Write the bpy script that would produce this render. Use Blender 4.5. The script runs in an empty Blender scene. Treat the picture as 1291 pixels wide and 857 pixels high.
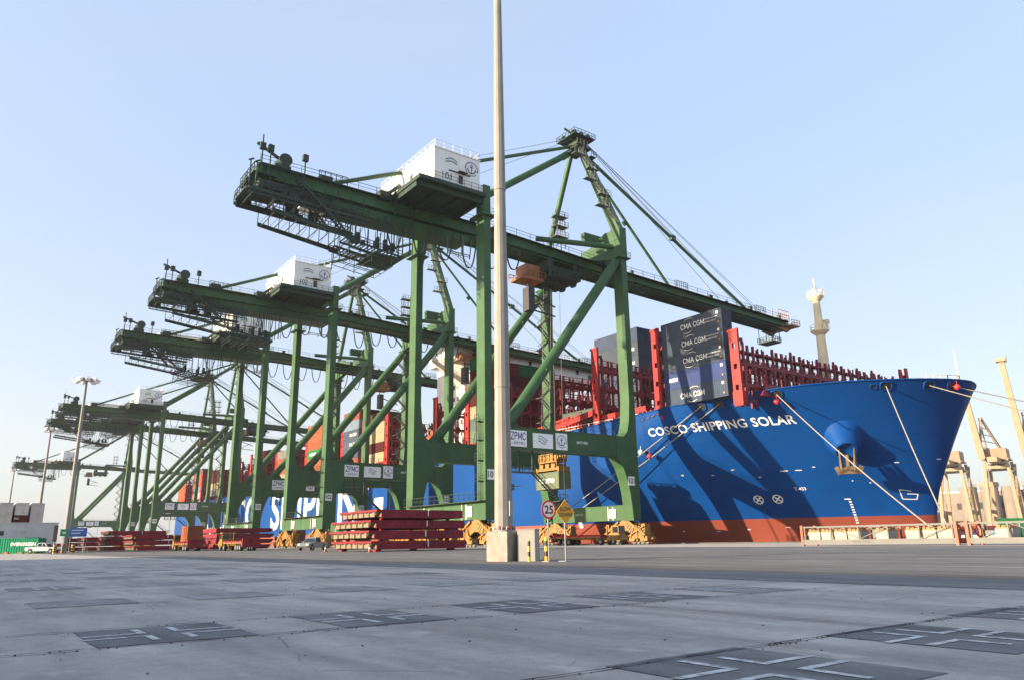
import bpy, math, random
from mathutils import Vector, Matrix
R = math.radians
random.seed(7)
SC = bpy.context.scene
COL = SC.collection

# ------------------------------------------------------------------ camera
PIT, ROL, HD, CAMH, LENS = 0.2621, -0.0157, 0.6349, 0.7623, 944.97 / 1291 * 36
cam = bpy.data.cameras.new('camera'); camo = bpy.data.objects.new('camera', cam); COL.objects.link(camo)
cam.sensor_width = 36; cam.lens = LENS; cam.clip_start = 0.1; cam.clip_end = 6000
_r = Vector((math.cos(HD), -math.sin(HD), 0)); _h = Vector((math.sin(HD), math.cos(HD), 0)); _z = Vector((0, 0, 1))
_f = _h * math.cos(PIT) + _z * math.sin(PIT); _u = _z * math.cos(PIT) - _h * math.sin(PIT)
_x = _r * math.cos(ROL) + _u * math.sin(ROL); _y = _u * math.cos(ROL) - _r * math.sin(ROL)
camo.matrix_world = Matrix(((_x.x, _y.x, -_f.x, 0), (_x.y, _y.y, -_f.y, 0), (_x.z, _y.z, -_f.z, CAMH), (0, 0, 0, 1)))
SC.camera = camo

# ------------------------------------------------------------------ sky, sun, exposure
SUN_A, SUN_E = 17.5, 13.2          # azimuth from -X towards +Y, elevation
to_sun = Vector((-math.cos(R(SUN_A)) * math.cos(R(SUN_E)), math.sin(R(SUN_A)) * math.cos(R(SUN_E)), math.sin(R(SUN_E))))
w = bpy.data.worlds.new('World'); SC.world = w; w.use_nodes = True
nt = w.node_tree; bg = nt.nodes['Background']
sky = nt.nodes.new('ShaderNodeTexSky'); sky.sky_type = 'NISHITA'; sky.sun_disc = False
sky.sun_elevation = R(SUN_E); sky.sun_rotation = math.atan2(to_sun.x, to_sun.y)
sky.air_density = 1.0; sky.dust_density = 2.5; sky.ozone_density = 1.5; sky.altitude = 0
veil = nt.nodes.new('ShaderNodeMix'); veil.data_type = 'RGBA'; veil.blend_type = 'MIX'; veil.clamp_result = False   # a thin even veil of high haze over the clear sky
veil.inputs[0].default_value = 0.72; veil.inputs[7].default_value = (1.53, 1.93, 2.70, 1)
_tc = nt.nodes.new('ShaderNodeTexCoord'); _sp = nt.nodes.new('ShaderNodeSeparateXYZ'); nt.links.new(_tc.outputs['Generated'], _sp.inputs[0])
_rm = nt.nodes.new('ShaderNodeMapRange'); _rm.interpolation_type = 'SMOOTHSTEP'; _rm.inputs[1].default_value = 0.0; _rm.inputs[2].default_value = 0.50; _rm.inputs[3].default_value = 0.85; _rm.inputs[4].default_value = 0.0
nt.links.new(_sp.outputs['Z'], _rm.inputs[0])   # dust thickens towards the horizon, thin uneven veil above
_mp = nt.nodes.new('ShaderNodeMapping'); _mp.inputs['Scale'].default_value = (1.2, 1.2, 4.0); nt.links.new(_tc.outputs['Generated'], _mp.inputs[0])
_no = nt.nodes.new('ShaderNodeTexNoise'); _no.inputs['Scale'].default_value = 1.6; _no.inputs['Detail'].default_value = 5; nt.links.new(_mp.outputs[0], _no.inputs['Vector'])
_nr = nt.nodes.new('ShaderNodeMapRange'); _nr.inputs[1].default_value = 0.42; _nr.inputs[2].default_value = 0.75; _nr.inputs[3].default_value = 0.0; _nr.inputs[4].default_value = 0.22; nt.links.new(_no.outputs['Fac'], _nr.inputs[0])
_ad = nt.nodes.new('ShaderNodeMath'); _ad.operation = 'ADD'; _ad.use_clamp = True; nt.links.new(_rm.outputs[0], _ad.inputs[0]); nt.links.new(_nr.outputs[0], _ad.inputs[1])
_wh = nt.nodes.new('ShaderNodeMix'); _wh.data_type = 'RGBA'; nt.links.new(_ad.outputs[0], _wh.inputs[0]); _wh.inputs[6].default_value = veil.inputs[7].default_value; _wh.inputs[7].default_value = (2.10, 2.10, 2.06, 1)
nt.links.new(_wh.outputs[2], veil.inputs[7])
nt.links.new(sky.outputs[0], veil.inputs[6]); nt.links.new(veil.outputs[2], bg.inputs[0]); bg.inputs[1].default_value = 0.15
sun = bpy.data.lights.new('sun', 'SUN'); sun.energy = 5.0; sun.angle = R(0.5); sun.color = (1.0, 0.80, 0.56)
suno = bpy.data.objects.new('sun', sun); COL.objects.link(suno)
suno.rotation_euler = to_sun.to_track_quat('Z', 'Y').to_euler()
SC.view_settings.view_transform = 'Standard'; SC.view_settings.look = 'None'
SC.view_settings.exposure = 1.4; SC.view_settings.gamma = 1.0; SC.view_settings.use_curve_mapping = False
SC.cycles.max_bounces = 6; SC.cycles.volume_bounces = 0; SC.cycles.use_denoising = True
HAZE_DENSITY = 0.00010

# ------------------------------------------------------------------ materials
def new_mat(name):
    m = bpy.data.materials.new(name); m.use_nodes = True
    return m, m.node_tree, m.node_tree.nodes['Principled BSDF']
def rgba(c): return (c[0], c[1], c[2], 1)
def paint(name, c, rough=0.5, vary=0.18, scale=0.6, streak=0.0, metal=0.0, dirt=None, bump=0.0):
    m, t, b = new_mat(name)
    tc = t.nodes.new('ShaderNodeTexCoord')
    n1 = t.nodes.new('ShaderNodeTexNoise'); n1.inputs['Scale'].default_value = scale; n1.inputs['Detail'].default_value = 6
    t.links.new(tc.outputs['Object'], n1.inputs['Vector'])
    mr = t.nodes.new('ShaderNodeMapRange'); mr.inputs[1].default_value = 0.3; mr.inputs[2].default_value = 0.7
    mr.inputs[3].default_value = 1 - vary; mr.inputs[4].default_value = 1 + vary * 0.6
    t.links.new(n1.outputs['Fac'], mr.inputs[0])
    mx = t.nodes.new('ShaderNodeMix'); mx.data_type = 'RGBA'; mx.blend_type = 'MULTIPLY'; mx.inputs[0].default_value = 1
    mx.inputs[6].default_value = rgba(c); t.links.new(mr.outputs[0], mx.inputs[7])
    out = mx.outputs[2]
    if streak > 0:
        mp = t.nodes.new('ShaderNodeMapping'); mp.inputs['Scale'].default_value = (2.2, 2.2, 0.12)
        t.links.new(tc.outputs['Object'], mp.inputs[0])
        n2 = t.nodes.new('ShaderNodeTexNoise'); n2.inputs['Scale'].default_value = 1.3; n2.inputs['Detail'].default_value = 5
        t.links.new(mp.outputs[0], n2.inputs['Vector'])
        m2 = t.nodes.new('ShaderNodeMapRange'); m2.inputs[1].default_value = 0.52; m2.inputs[2].default_value = 0.75
        m2.inputs[3].default_value = 0; m2.inputs[4].default_value = streak
        t.links.new(n2.outputs['Fac'], m2.inputs[0])
        mx2 = t.nodes.new('ShaderNodeMix'); mx2.data_type = 'RGBA'; t.links.new(m2.outputs[0], mx2.inputs[0])
        t.links.new(out, mx2.inputs[6]); mx2.inputs[7].default_value = rgba(dirt or (0.09, 0.06, 0.045)); out = mx2.outputs[2]
    t.links.new(out, b.inputs['Base Color']); b.inputs['Roughness'].default_value = rough; b.inputs['Metallic'].default_value = metal
    if bump > 0:
        bp = t.nodes.new('ShaderNodeBump'); bp.inputs['Strength'].default_value = bump; bp.inputs['Distance'].default_value = 0.05
        t.links.new(n1.outputs['Fac'], bp.inputs['Height']); t.links.new(bp.outputs[0], b.inputs['Normal'])
    return m
def tinted(name, rough=0.5, streak=0.25):   # takes its colour from the object: one painted steel for every container
    m = paint(name, (1, 1, 1), rough, 0.14, 0.5, streak)
    t = m.node_tree; oi = t.nodes.new('ShaderNodeObjectInfo')
    mx = [n for n in t.nodes if n.type == 'MIX' and n.blend_type == 'MULTIPLY'][0]
    t.links.new(oi.outputs['Color'], mx.inputs[6])
    return m
M = {}
M['green'] = paint('crane_green_paint', (0.041, 0.106, 0.043), 0.5, 0.22, 0.30, 0.34, dirt=(0.055, 0.060, 0.035))
M['dkgreen'] = paint('dark_green_steel', (0.024, 0.048, 0.036), 0.55, 0.25, 0.8, 0.2)
M['grey_steel'] = paint('weathered_grey_steel', (0.10, 0.11, 0.09), 0.55, 0.3, 1.2, 0.2)
M['cable'] = paint('black_cable_rubber', (0.03, 0.03, 0.032), 0.6, 0.2)
M['white'] = paint('white_paint', (0.78, 0.77, 0.73), 0.5, 0.08, 0.4, 0.10, dirt=(0.4, 0.36, 0.3))
M['panel'] = paint('white_panel', (0.82, 0.82, 0.81), 0.5, 0.06, 0.6)
M['yellow'] = paint('yellow_machine_paint', (0.28, 0.14, 0.02), 0.5, 0.4, 1.4, 0.6)
M['orange'] = paint('orange_paint', (0.30, 0.10, 0.025), 0.45, 0.2, 1.0, 0.25)
M['black'] = paint('black_paint', (0.018, 0.018, 0.02), 0.5, 0.2)
M['rubber'] = paint('tyre_rubber', (0.022, 0.022, 0.024), 0.8, 0.3)
M['glass'] = paint('dark_glass', (0.02, 0.028, 0.035), 0.08, 0.1)
M['hullblue'] = paint('hull_blue_paint', (0.001, 0.049, 0.215), 0.55, 0.14, 0.10, 0.10, dirt=(0.004, 0.055, 0.21))
def plating(m):
    t = m.node_tree; b = t.nodes['Principled BSDF']; tc = t.nodes.new('ShaderNodeTexCoord'); sp = t.nodes.new('ShaderNodeSeparateXYZ'); t.links.new(tc.outputs['Object'], sp.inputs[0])
    def M_(op, a, v=None):
        n = t.nodes.new('ShaderNodeMath'); n.operation = op; t.links.new(a, n.inputs[0])
        if v is not None:
            if isinstance(v, (int, float)): n.inputs[1].default_value = v
            else: t.links.new(v, n.inputs[1])
        return n.outputs[0]
    hz = M_('LESS_THAN', M_('FRACT', M_('MULTIPLY', sp.outputs['Z'], 1 / 2.75)), 0.022)
    row = M_('FLOOR', M_('MULTIPLY', sp.outputs['Z'], 1 / 2.75))
    vt = M_('LESS_THAN', M_('FRACT', M_('ADD', M_('MULTIPLY', sp.outputs['Y'], 1 / 11.0), M_('MULTIPLY', row, 0.37))), 0.006)
    seam = M_('MAXIMUM', hz, vt)
    old = b.inputs['Base Color'].links[0].from_socket
    mx = t.nodes.new('ShaderNodeMix'); mx.data_type = 'RGBA'; mx.blend_type = 'MULTIPLY'; t.links.new(M_('MULTIPLY', seam, 0.30), mx.inputs[0]); t.links.new(old, mx.inputs[6]); mx.inputs[7].default_value = (0.25, 0.25, 0.25, 1)
    mp = t.nodes.new('ShaderNodeMapping'); mp.inputs['Scale'].default_value = (1.1, 1.1, 0.05); t.links.new(tc.outputs['Object'], mp.inputs[0])
    n = t.nodes.new('ShaderNodeTexNoise'); n.inputs['Scale'].default_value = 1.0; n.inputs['Detail'].default_value = 5; t.links.new(mp.outputs[0], n.inputs['Vector'])
    r = t.nodes.new('ShaderNodeMapRange'); r.inputs[1].default_value = 0.60; r.inputs[2].default_value = 0.80; r.inputs[4].default_value = 0.22; t.links.new(n.outputs['Fac'], r.inputs[0])
    m2 = t.nodes.new('ShaderNodeMix'); m2.data_type = 'RGBA'; t.links.new(r.outputs[0], m2.inputs[0]); t.links.new(mx.outputs[2], m2.inputs[6]); m2.inputs[7].default_value = (0.035, 0.045, 0.09, 1)
    t.links.new(m2.outputs[2], b.inputs['Base Color'])
    nb = t.nodes.new('ShaderNodeTexNoise'); nb.inputs['Scale'].default_value = 0.55; nb.inputs['Detail'].default_value = 3; t.links.new(tc.outputs['Object'], nb.inputs['Vector'])
    bp = t.nodes.new('ShaderNodeBump'); bp.inputs['Strength'].default_value = 0.22; bp.inputs['Distance'].default_value = 0.10
    t.links.new(M_('SUBTRACT', nb.outputs['Fac'], M_('MULTIPLY', seam, 0.15)), bp.inputs['Height']); t.links.new(bp.outputs[0], b.inputs['Normal'])
plating(M['hullblue'])
for _m in (M['hullblue'],): _m.node_tree.nodes['Principled BSDF'].inputs['Specular IOR Level'].default_value = 0.10
M['hullred'] = paint('antifouling_red_paint', (0.22, 0.042, 0.022), 0.6, 0.15, 0.15, 0.15)
M['letter'] = paint('white_lettering', (0.72, 0.72, 0.70), 0.5, 0.05)
M['darkblue'] = paint('blue_lettering', (0.03, 0.06, 0.19), 0.5, 0.05)
M['blacktxt'] = paint('black_lettering', (0.02, 0.02, 0.022), 0.5, 0.05)
M['teal'] = paint('teal_emblem', (0.04, 0.22, 0.22), 0.5, 0.05)
M['lashred'] = paint('lashing_bridge_red', (0.19, 0.012, 0.024), 0.5, 0.25, 0.5, 0.15)
M['brightred'] = paint('bright_and_sunlit_red_steel', (0.33, 0.012, 0.013), 0.5, 0.2, 0.5, 0.12)  # lashing towers share the bridge red; this brighter tone puts sunlight into their colour
M['coverred'] = paint('hatch_cover_maroon', (0.20, 0.013, 0.024), 0.55, 0.3, 0.9, 0.45, dirt=(0.10, 0.035, 0.03))
M['cream'] = paint('cream_primer', (0.185, 0.15, 0.095), 0.6, 0.15, 0.8, 0.2)
M['mast'] = paint('buff_mast_paint', (0.75, 0.64, 0.42), 0.5, 0.1, 0.4, 0.08)
M['beige'] = paint('beige_crane_paint', (0.30, 0.205, 0.115), 0.55, 0.15, 0.3, 0.15)
M['beigedk'] = paint('weathered_beige_house', (0.22, 0.145, 0.085), 0.55, 0.2, 0.3, 0.2)
M['rope'] = paint('mooring_rope', (0.30, 0.27, 0.21), 0.85, 0.2, 3)
M['concrete'] = paint('cast_concrete', (0.31, 0.285, 0.245), 0.85, 0.30, 2.6, 0.55, dirt=(0.25, 0.21, 0.16), bump=0.15)
M['polec'] = paint('spun_concrete_pole', (0.25, 0.24, 0.22), 0.75, 0.16, 1.2, 0.40, dirt=(0.34, 0.30, 0.24))
M['galv'] = paint('galvanised_steel', (0.26, 0.27, 0.27), 0.45, 0.15, 2.0, 0.1)
M['boxgrey'] = paint('pale_cabinet_concrete', (0.33, 0.325, 0.30), 0.8, 0.10, 1.0, 0.15, dirt=(0.3, 0.26, 0.2))
M['signred'] = paint('sign_red', (0.50, 0.03, 0.03), 0.4, 0.05)
M['signamber'] = paint('sign_amber', (0.80, 0.36, 0.02), 0.45, 0.06)
M['signblue'] = paint('sign_blue', (0.04, 0.12, 0.38), 0.45, 0.06)
M['signgreen'] = paint('sign_green', (0.03, 0.24, 0.09), 0.45, 0.06)
M['carwhite'] = paint('white_car_paint', (0.62, 0.62, 0.62), 0.25, 0.03)
M['carsilver'] = paint('silver_car_paint', (0.18, 0.20, 0.21), 0.25, 0.03)
M['wall'] = paint('grey_render', (0.58, 0.57, 0.55), 0.85, 0.1, 0.4, 0.12)
M['lifeboat'] = paint('lifeboat_orange', (0.32, 0.06, 0.01), 0.4, 0.08)
M['anchor'] = paint('rusty_anchor', (0.13, 0.085, 0.05), 0.8, 0.35, 1.5, 0.4)
M['silo'] = paint('silo_concrete', (0.20, 0.165, 0.135), 0.85, 0.12, 0.1, 0.2)
M['cont'] = tinted('container_steel', 0.8, 0.3)
M['binwhite'] = paint('white_bin_plastic', (0.30, 0.29, 0.25), 0.5, 0.1, 1.5)
M['frameorange'] = paint('frame_orange_red', (0.30, 0.055, 0.016), 0.5, 0.15, 1.0, 0.1)
M['framegrey'] = paint('frame_grey_steel', (0.10, 0.10, 0.095), 0.55, 0.15, 1.0, 0.25)

for _k in ('lashred', 'brightred', 'coverred', 'green', 'dkgreen', 'cont'):
    M[_k].node_tree.nodes['Principled BSDF'].inputs['Specular IOR Level'].default_value = 0.1 if _k == 'cont' else 0.25
def stripe_mat(name, c1, c2, freq, axis):
    m, t, b = new_mat(name)
    tc = t.nodes.new('ShaderNodeTexCoord'); d = t.nodes.new('ShaderNodeVectorMath'); d.operation = 'DOT_PRODUCT'
    d.inputs[1].default_value = axis; t.links.new(tc.outputs['Object'], d.inputs[0])
    mu = t.nodes.new('ShaderNodeMath'); mu.operation = 'MULTIPLY'; mu.inputs[1].default_value = freq; t.links.new(d.outputs['Value'], mu.inputs[0])
    fr = t.nodes.new('ShaderNodeMath'); fr.operation = 'FRACT'; t.links.new(mu.outputs[0], fr.inputs[0])
    gt = t.nodes.new('ShaderNodeMath'); gt.operation = 'GREATER_THAN'; gt.inputs[1].default_value = 0.5; t.links.new(fr.outputs[0], gt.inputs[0])
    mx = t.nodes.new('ShaderNodeMix'); mx.data_type = 'RGBA'; mx.inputs[6].default_value = rgba(c1); mx.inputs[7].default_value = rgba(c2)
    t.links.new(gt.outputs[0], mx.inputs[0])
    n = t.nodes.new('ShaderNodeTexNoise'); n.inputs['Scale'].default_value = 3; t.links.new(tc.outputs['Object'], n.inputs['Vector'])
    m2 = t.nodes.new('ShaderNodeMix'); m2.data_type = 'RGBA'; m2.blend_type = 'MULTIPLY'; m2.inputs[0].default_value = 0.5
    t.links.new(mx.outputs[2], m2.inputs[6]); t.links.new(n.outputs['Fac'], m2.inputs[7])
    t.links.new(m2.outputs[2], b.inputs['Base Color']); b.inputs['Roughness'].default_value = 0.55
    return m
M['hazard'] = stripe_mat('yellow_black_hazard_stripes', (0.36, 0.20, 0.03), (0.03, 0.03, 0.03), 2.1, (0, 0.7, 0.7))
M['bollard'] = stripe_mat('yellow_black_bands', (0.85, 0.55, 0.06), (0.03, 0.03, 0.03), 2.6, (0, 0, 1))

# ------------------------------------------------------------------ mesh builder
class MB:
    def __init__(s): s.v, s.f, s.m, s.sm = [], [], [], []
    def add(s, vs, fs, mi=0, smooth=False):
        o = len(s.v); s.v += [tuple(v) for v in vs]
        for f in fs: s.f.append([o + i for i in f]); s.m.append(mi); s.sm.append(smooth)
        return s
    def box(s, x0, x1, y0, y1, z0, z1, mi=0):
        vs = [(x, y, z) for x in (x0, x1) for y in (y0, y1) for z in (z0, z1)]
        return s.add(vs, [(0, 1, 3, 2), (4, 6, 7, 5), (0, 4, 5, 1), (2, 3, 7, 6), (0, 2, 6, 4), (1, 5, 7, 3)], mi)
    def bar(s, p, q, wd, ht=None, mi=0, wd2=None, up=(0, 0, 1)):
        p, q = Vector(p), Vector(q); d = (q - p)
        if d.length < 1e-6: return s
        d.normalize(); ht = ht or wd; u = Vector(up)
        if abs(d.dot(u)) > 0.98: u = Vector((0, 1, 0))
        a = d.cross(u).normalized(); b = a.cross(d).normalized()
        k = (wd2 or wd) / wd
        vs = [p + a * i * wd / 2 + b * j * ht / 2 for i in (-1, 1) for j in (-1, 1)] + [q + a * i * wd * k / 2 + b * j * ht * k / 2 for i in (-1, 1) for j in (-1, 1)]
        return s.add(vs, [(0, 1, 3, 2), (4, 6, 7, 5), (0, 4, 5, 1), (2, 3, 7, 6), (0, 2, 6, 4), (1, 5, 7, 3)], mi)
    def path(s, pts, r, n=8, mi=0, cap=True, r2=None):
        pts = [Vector(p) for p in pts]; rings = []
        N = len(pts); ref = None
        for i, p in enumerate(pts):
            d = (pts[min(i + 1, N - 1)] - pts[max(i - 1, 0)]).normalized()
            if ref is None:
                ref = Vector((0, 0, 1)) if abs(d.z) < 0.9 else Vector((1, 0, 0))
            a = d.cross(ref).normalized(); b = a.cross(d).normalized(); ref = b
            rr = r if r2 is None else r + (r2 - r) * i / (N - 1)
            rings.append([p + (a * math.cos(2 * math.pi * k / n) + b * math.sin(2 * math.pi * k / n)) * rr for k in range(n)])
        vs = [v for rg in rings for v in rg]
        fs = [(i * n + k, i * n + (k + 1) % n, (i + 1) * n + (k + 1) % n, (i + 1) * n + k) for i in range(N - 1) for k in range(n)]
        s.add(vs, fs, mi, n > 5)
        if cap: s.add(rings[0], [list(range(n))[::-1]], mi); s.add(rings[-1], [list(range(n))], mi)
        return s
    def tube(s, p, q, r, n=10, mi=0, r2=None): return s.path([p, q], r, n, mi, True, r2)
    def prism(s, poly, y0, y1, axis='y', mi=0):
        # poly: list of 2D points; axis y -> points are (x,z); axis x -> (y,z); axis z -> (x,y)
        def P(a, b, t): return {'y': (a, t, b), 'x': (t, a, b), 'z': (a, b, t)}[axis]
        n = len(poly); vs = [P(a, b, y0) for a, b in poly] + [P(a, b, y1) for a, b in poly]
        fs = [list(range(n))[::-1], list(range(n, 2 * n))] + [(i, (i + 1) % n, n + (i + 1) % n, n + i) for i in range(n)]
        return s.add(vs, fs, mi)
    def lathe(s, prof, c=(0, 0, 0), n=16, mi=0, smooth=True, axis=(0, 0, 1)):
        c = Vector(c); ax = Vector(axis).normalized()
        ref = Vector((1, 0, 0)) if abs(ax.x) < 0.9 else Vector((0, 1, 0))
        a = ax.cross(ref).normalized(); b = ax.cross(a)
        vs = [c + ax * z + (a * math.cos(2 * math.pi * k / n) + b * math.sin(2 * math.pi * k / n)) * r for r, z in prof for k in range(n)]
        fs = [(i * n + k, i * n + (k + 1) % n, (i + 1) * n + (k + 1) % n, (i + 1) * n + k) for i in range(len(prof) - 1) for k in range(n)]
        s.add(vs, fs, mi, smooth)
        s.add(vs[:n], [list(range(n))[::-1]], mi); s.add(vs[-n:], [list(range(n))], mi)
        return s
    def rail(s, pts, h=1.1, t=0.06, step=1.8, mi=0, mid=True):
        for p, q in zip(pts[:-1], pts[1:]):
            p, q = Vector(p), Vector(q); L = (q - p).length; k = max(1, int(L / step))
            for i in range(k + 1):
                c = p + (q - p) * i / k; s.bar(c, c + Vector((0, 0, h)), t, t, mi)
            s.bar(p + Vector((0, 0, h)), q + Vector((0, 0, h)), t, t, mi)
            if mid: s.bar(p + Vector((0, 0, h * .5)), q + Vector((0, 0, h * .5)), t * .8, t * .8, mi)
        return s
    def stair(s, p, q, wd=0.8, mi=0, n=None):
        p, q = Vector(p), Vector(q); d = q - p; hz = Vector((d.x, d.y, 0)); a = Vector((-hz.y, hz.x, 0)).normalized() * wd / 2
        for sg in (-1, 1):
            s.bar(p + a * sg, q + a * sg, 0.08, 0.26, mi)
            s.bar(p + a * sg + Vector((0, 0, 1)), q + a * sg + Vector((0, 0, 1)), 0.06, 0.06, mi)
        n = n or max(3, int(abs(d.z) / 0.35))
        for i in range(n):
            c = p + d * (i + .5) / n; s.bar(c - a, c + a, 0.26, 0.05, mi)
        return s
    def build(s, name, mats, parent=None, loc=None):
        me = bpy.data.meshes.new(name); me.from_pydata(s.v, [], s.f)
        if not isinstance(mats, (list, tuple)): mats = [mats]
        for m in mats: me.materials.append(m)
        me.polygons.foreach_set('material_index', s.m); me.polygons.foreach_set('use_smooth', s.sm)
        me.update()
        import bmesh
        bm = bmesh.new(); bm.from_mesh(me); bmesh.ops.recalc_face_normals(bm, faces=bm.faces); bm.to_mesh(me); bm.free()
        o = bpy.data.objects.new(name, me); COL.objects.link(o)
        if parent: o.parent = parent
        if loc: o.location = loc
        return o
def tag(o, label=None, cat=None, group=None, kind=None):
    if label: o['label'] = label
    if cat: o['category'] = cat
    if group: o['group'] = group
    if kind: o['kind'] = kind
    return o
def thing(name, label, cat, loc=(0, 0, 0), rz=0, group=None):
    o = bpy.data.objects.new(name, None); COL.objects.link(o); o.location = loc; o.rotation_euler = (0, 0, rz)
    o.empty_display_size = 0.5
    return tag(o, label, cat, group)
def copy_tree(o, parent=None):
    c = o.copy(); COL.objects.link(c)
    if parent: c.parent = parent
    for ch in [x for x in COL.objects if x.parent == o]: copy_tree(ch, c)
    return c
_fc = bpy.data.curves.new('lettering_source', 'FONT'); _fo = bpy.data.objects.new('lettering_source', _fc); COL.objects.link(_fo)
def text_geo(body, size=1, bold=0.0, spacing=1.0, align='LEFT', shear=0):
    _fc.body = body; _fc.size = size; _fc.offset = bold; _fc.space_character = spacing; _fc.align_x = align; _fc.shear = shear
    _fc.resolution_u = 4
    dg = bpy.context.evaluated_depsgraph_get(); dg.update()
    me = _fo.evaluated_get(dg).to_mesh()
    vs = [v.co.copy() for v in me.vertices]; fs = [list(p.vertices) for p in me.polygons]
    _fo.evaluated_get(dg).to_mesh_clear()
    return vs, fs
def text_on(mb, body, o, ux, uy, height, width=None, bold=0.0, mi=0, align='CENTER', spacing=1.0):
    """flat lettering: cap height `height`, starting/centred at o, along ux, up uy"""
    vs, fs = text_geo(body, 1, bold, spacing)
    if not vs: return mb
    x0 = min(v.x for v in vs); x1 = max(v.x for v in vs); y0 = min(v.y for v in vs); y1 = max(v.y for v in vs)
    sy = height / (y1 - y0); sx = (width / (x1 - x0)) if width else sy
    off = {'CENTER': (x0 + x1) / 2, 'LEFT': x0, 'RIGHT': x1}[align]
    o, ux, uy = Vector(o), Vector(ux), Vector(uy)
    return mb.add([o + ux * (v.x - off) * sx + uy * (v.y - y0) * sy for v in vs], fs, mi)
GLYPH = {'C': (4.2, [[(4, 4.7), (3.2, 5.8), (2.1, 6.05), (.9, 5.6), (.15, 4.3), (0, 3), (.15, 1.7), (.9, .4), (2.1, -.05), (3.2, .2), (4, 1.3)]]),
         'G': (4.4, [[(4, 4.7), (3.2, 5.8), (2.1, 6.05), (.9, 5.6), (.15, 4.3), (0, 3), (.15, 1.7), (.9, .4), (2.1, -.05), (3.2, .25), (4.1, 1.0), (4.1, 2.9), (2.4, 2.9)]]),
         'M': (5.2, [[(.3, 0), (.3, 6), (2.6, 1.2), (4.9, 6), (4.9, 0)]]), 'A': (4.4, [[(0, 0), (2.2, 6), (4.4, 0)], [(.9, 1.9), (3.5, 1.9)]]),
         'Z': (4.0, [[(0, 6), (4, 6), (0, 0), (4, 0)]]), 'P': (3.9, [[(.3, 0), (.3, 6), (2.6, 6), (3.6, 5.3), (3.7, 4.3), (3.0, 3.3), (2.4, 3.0), (.5, 3.0)]])}
def stroke_text(mb, body, o, ux, uy, height, width, weight=.95, mi=0):
    o, ux, uy = Vector(o), Vector(ux), Vector(uy); nz = ux.cross(uy); x = 0; segs = []
    for ch in body:
        if ch == ' ': x += 2.6; continue
        wd, strokes = GLYPH[ch]
        for st in strokes: segs += [((x + a[0], a[1]), (x + b[0], b[1])) for a, b in zip(st[:-1], st[1:])]
        x += wd + 1.35
    tot = x - 1.35; sx, sy = width / tot, height / 6
    for i, (a, b) in enumerate(segs):
        d = Vector((b[0] - a[0], b[1] - a[1])); d.normalize(); n = Vector((-d.y, d.x)) * weight / 2; e = d * weight * .3
        q = [Vector(a) - e + n, Vector(b) + e + n, Vector(b) + e - n, Vector(a) - e - n]
        mb.add([o + ux * p.x * sx + uy * p.y * sy + nz * (.0015 * (i % 3)) for p in q], [(0, 1, 2, 3)], mi)
    return mb
ORD = ['topmost', 'second from the top', 'third from the top', 'fourth from the top', 'fifth from the top', 'sixth from the top', 'seventh from the top', 'eighth from the top']
NTH = ['first', 'second', 'third', 'fourth', 'fifth', 'sixth', 'seventh', 'eighth', 'ninth', 'tenth', 'eleventh', 'twelfth']
XL, XW, W = 62.5, 92.98, 21.8

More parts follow.
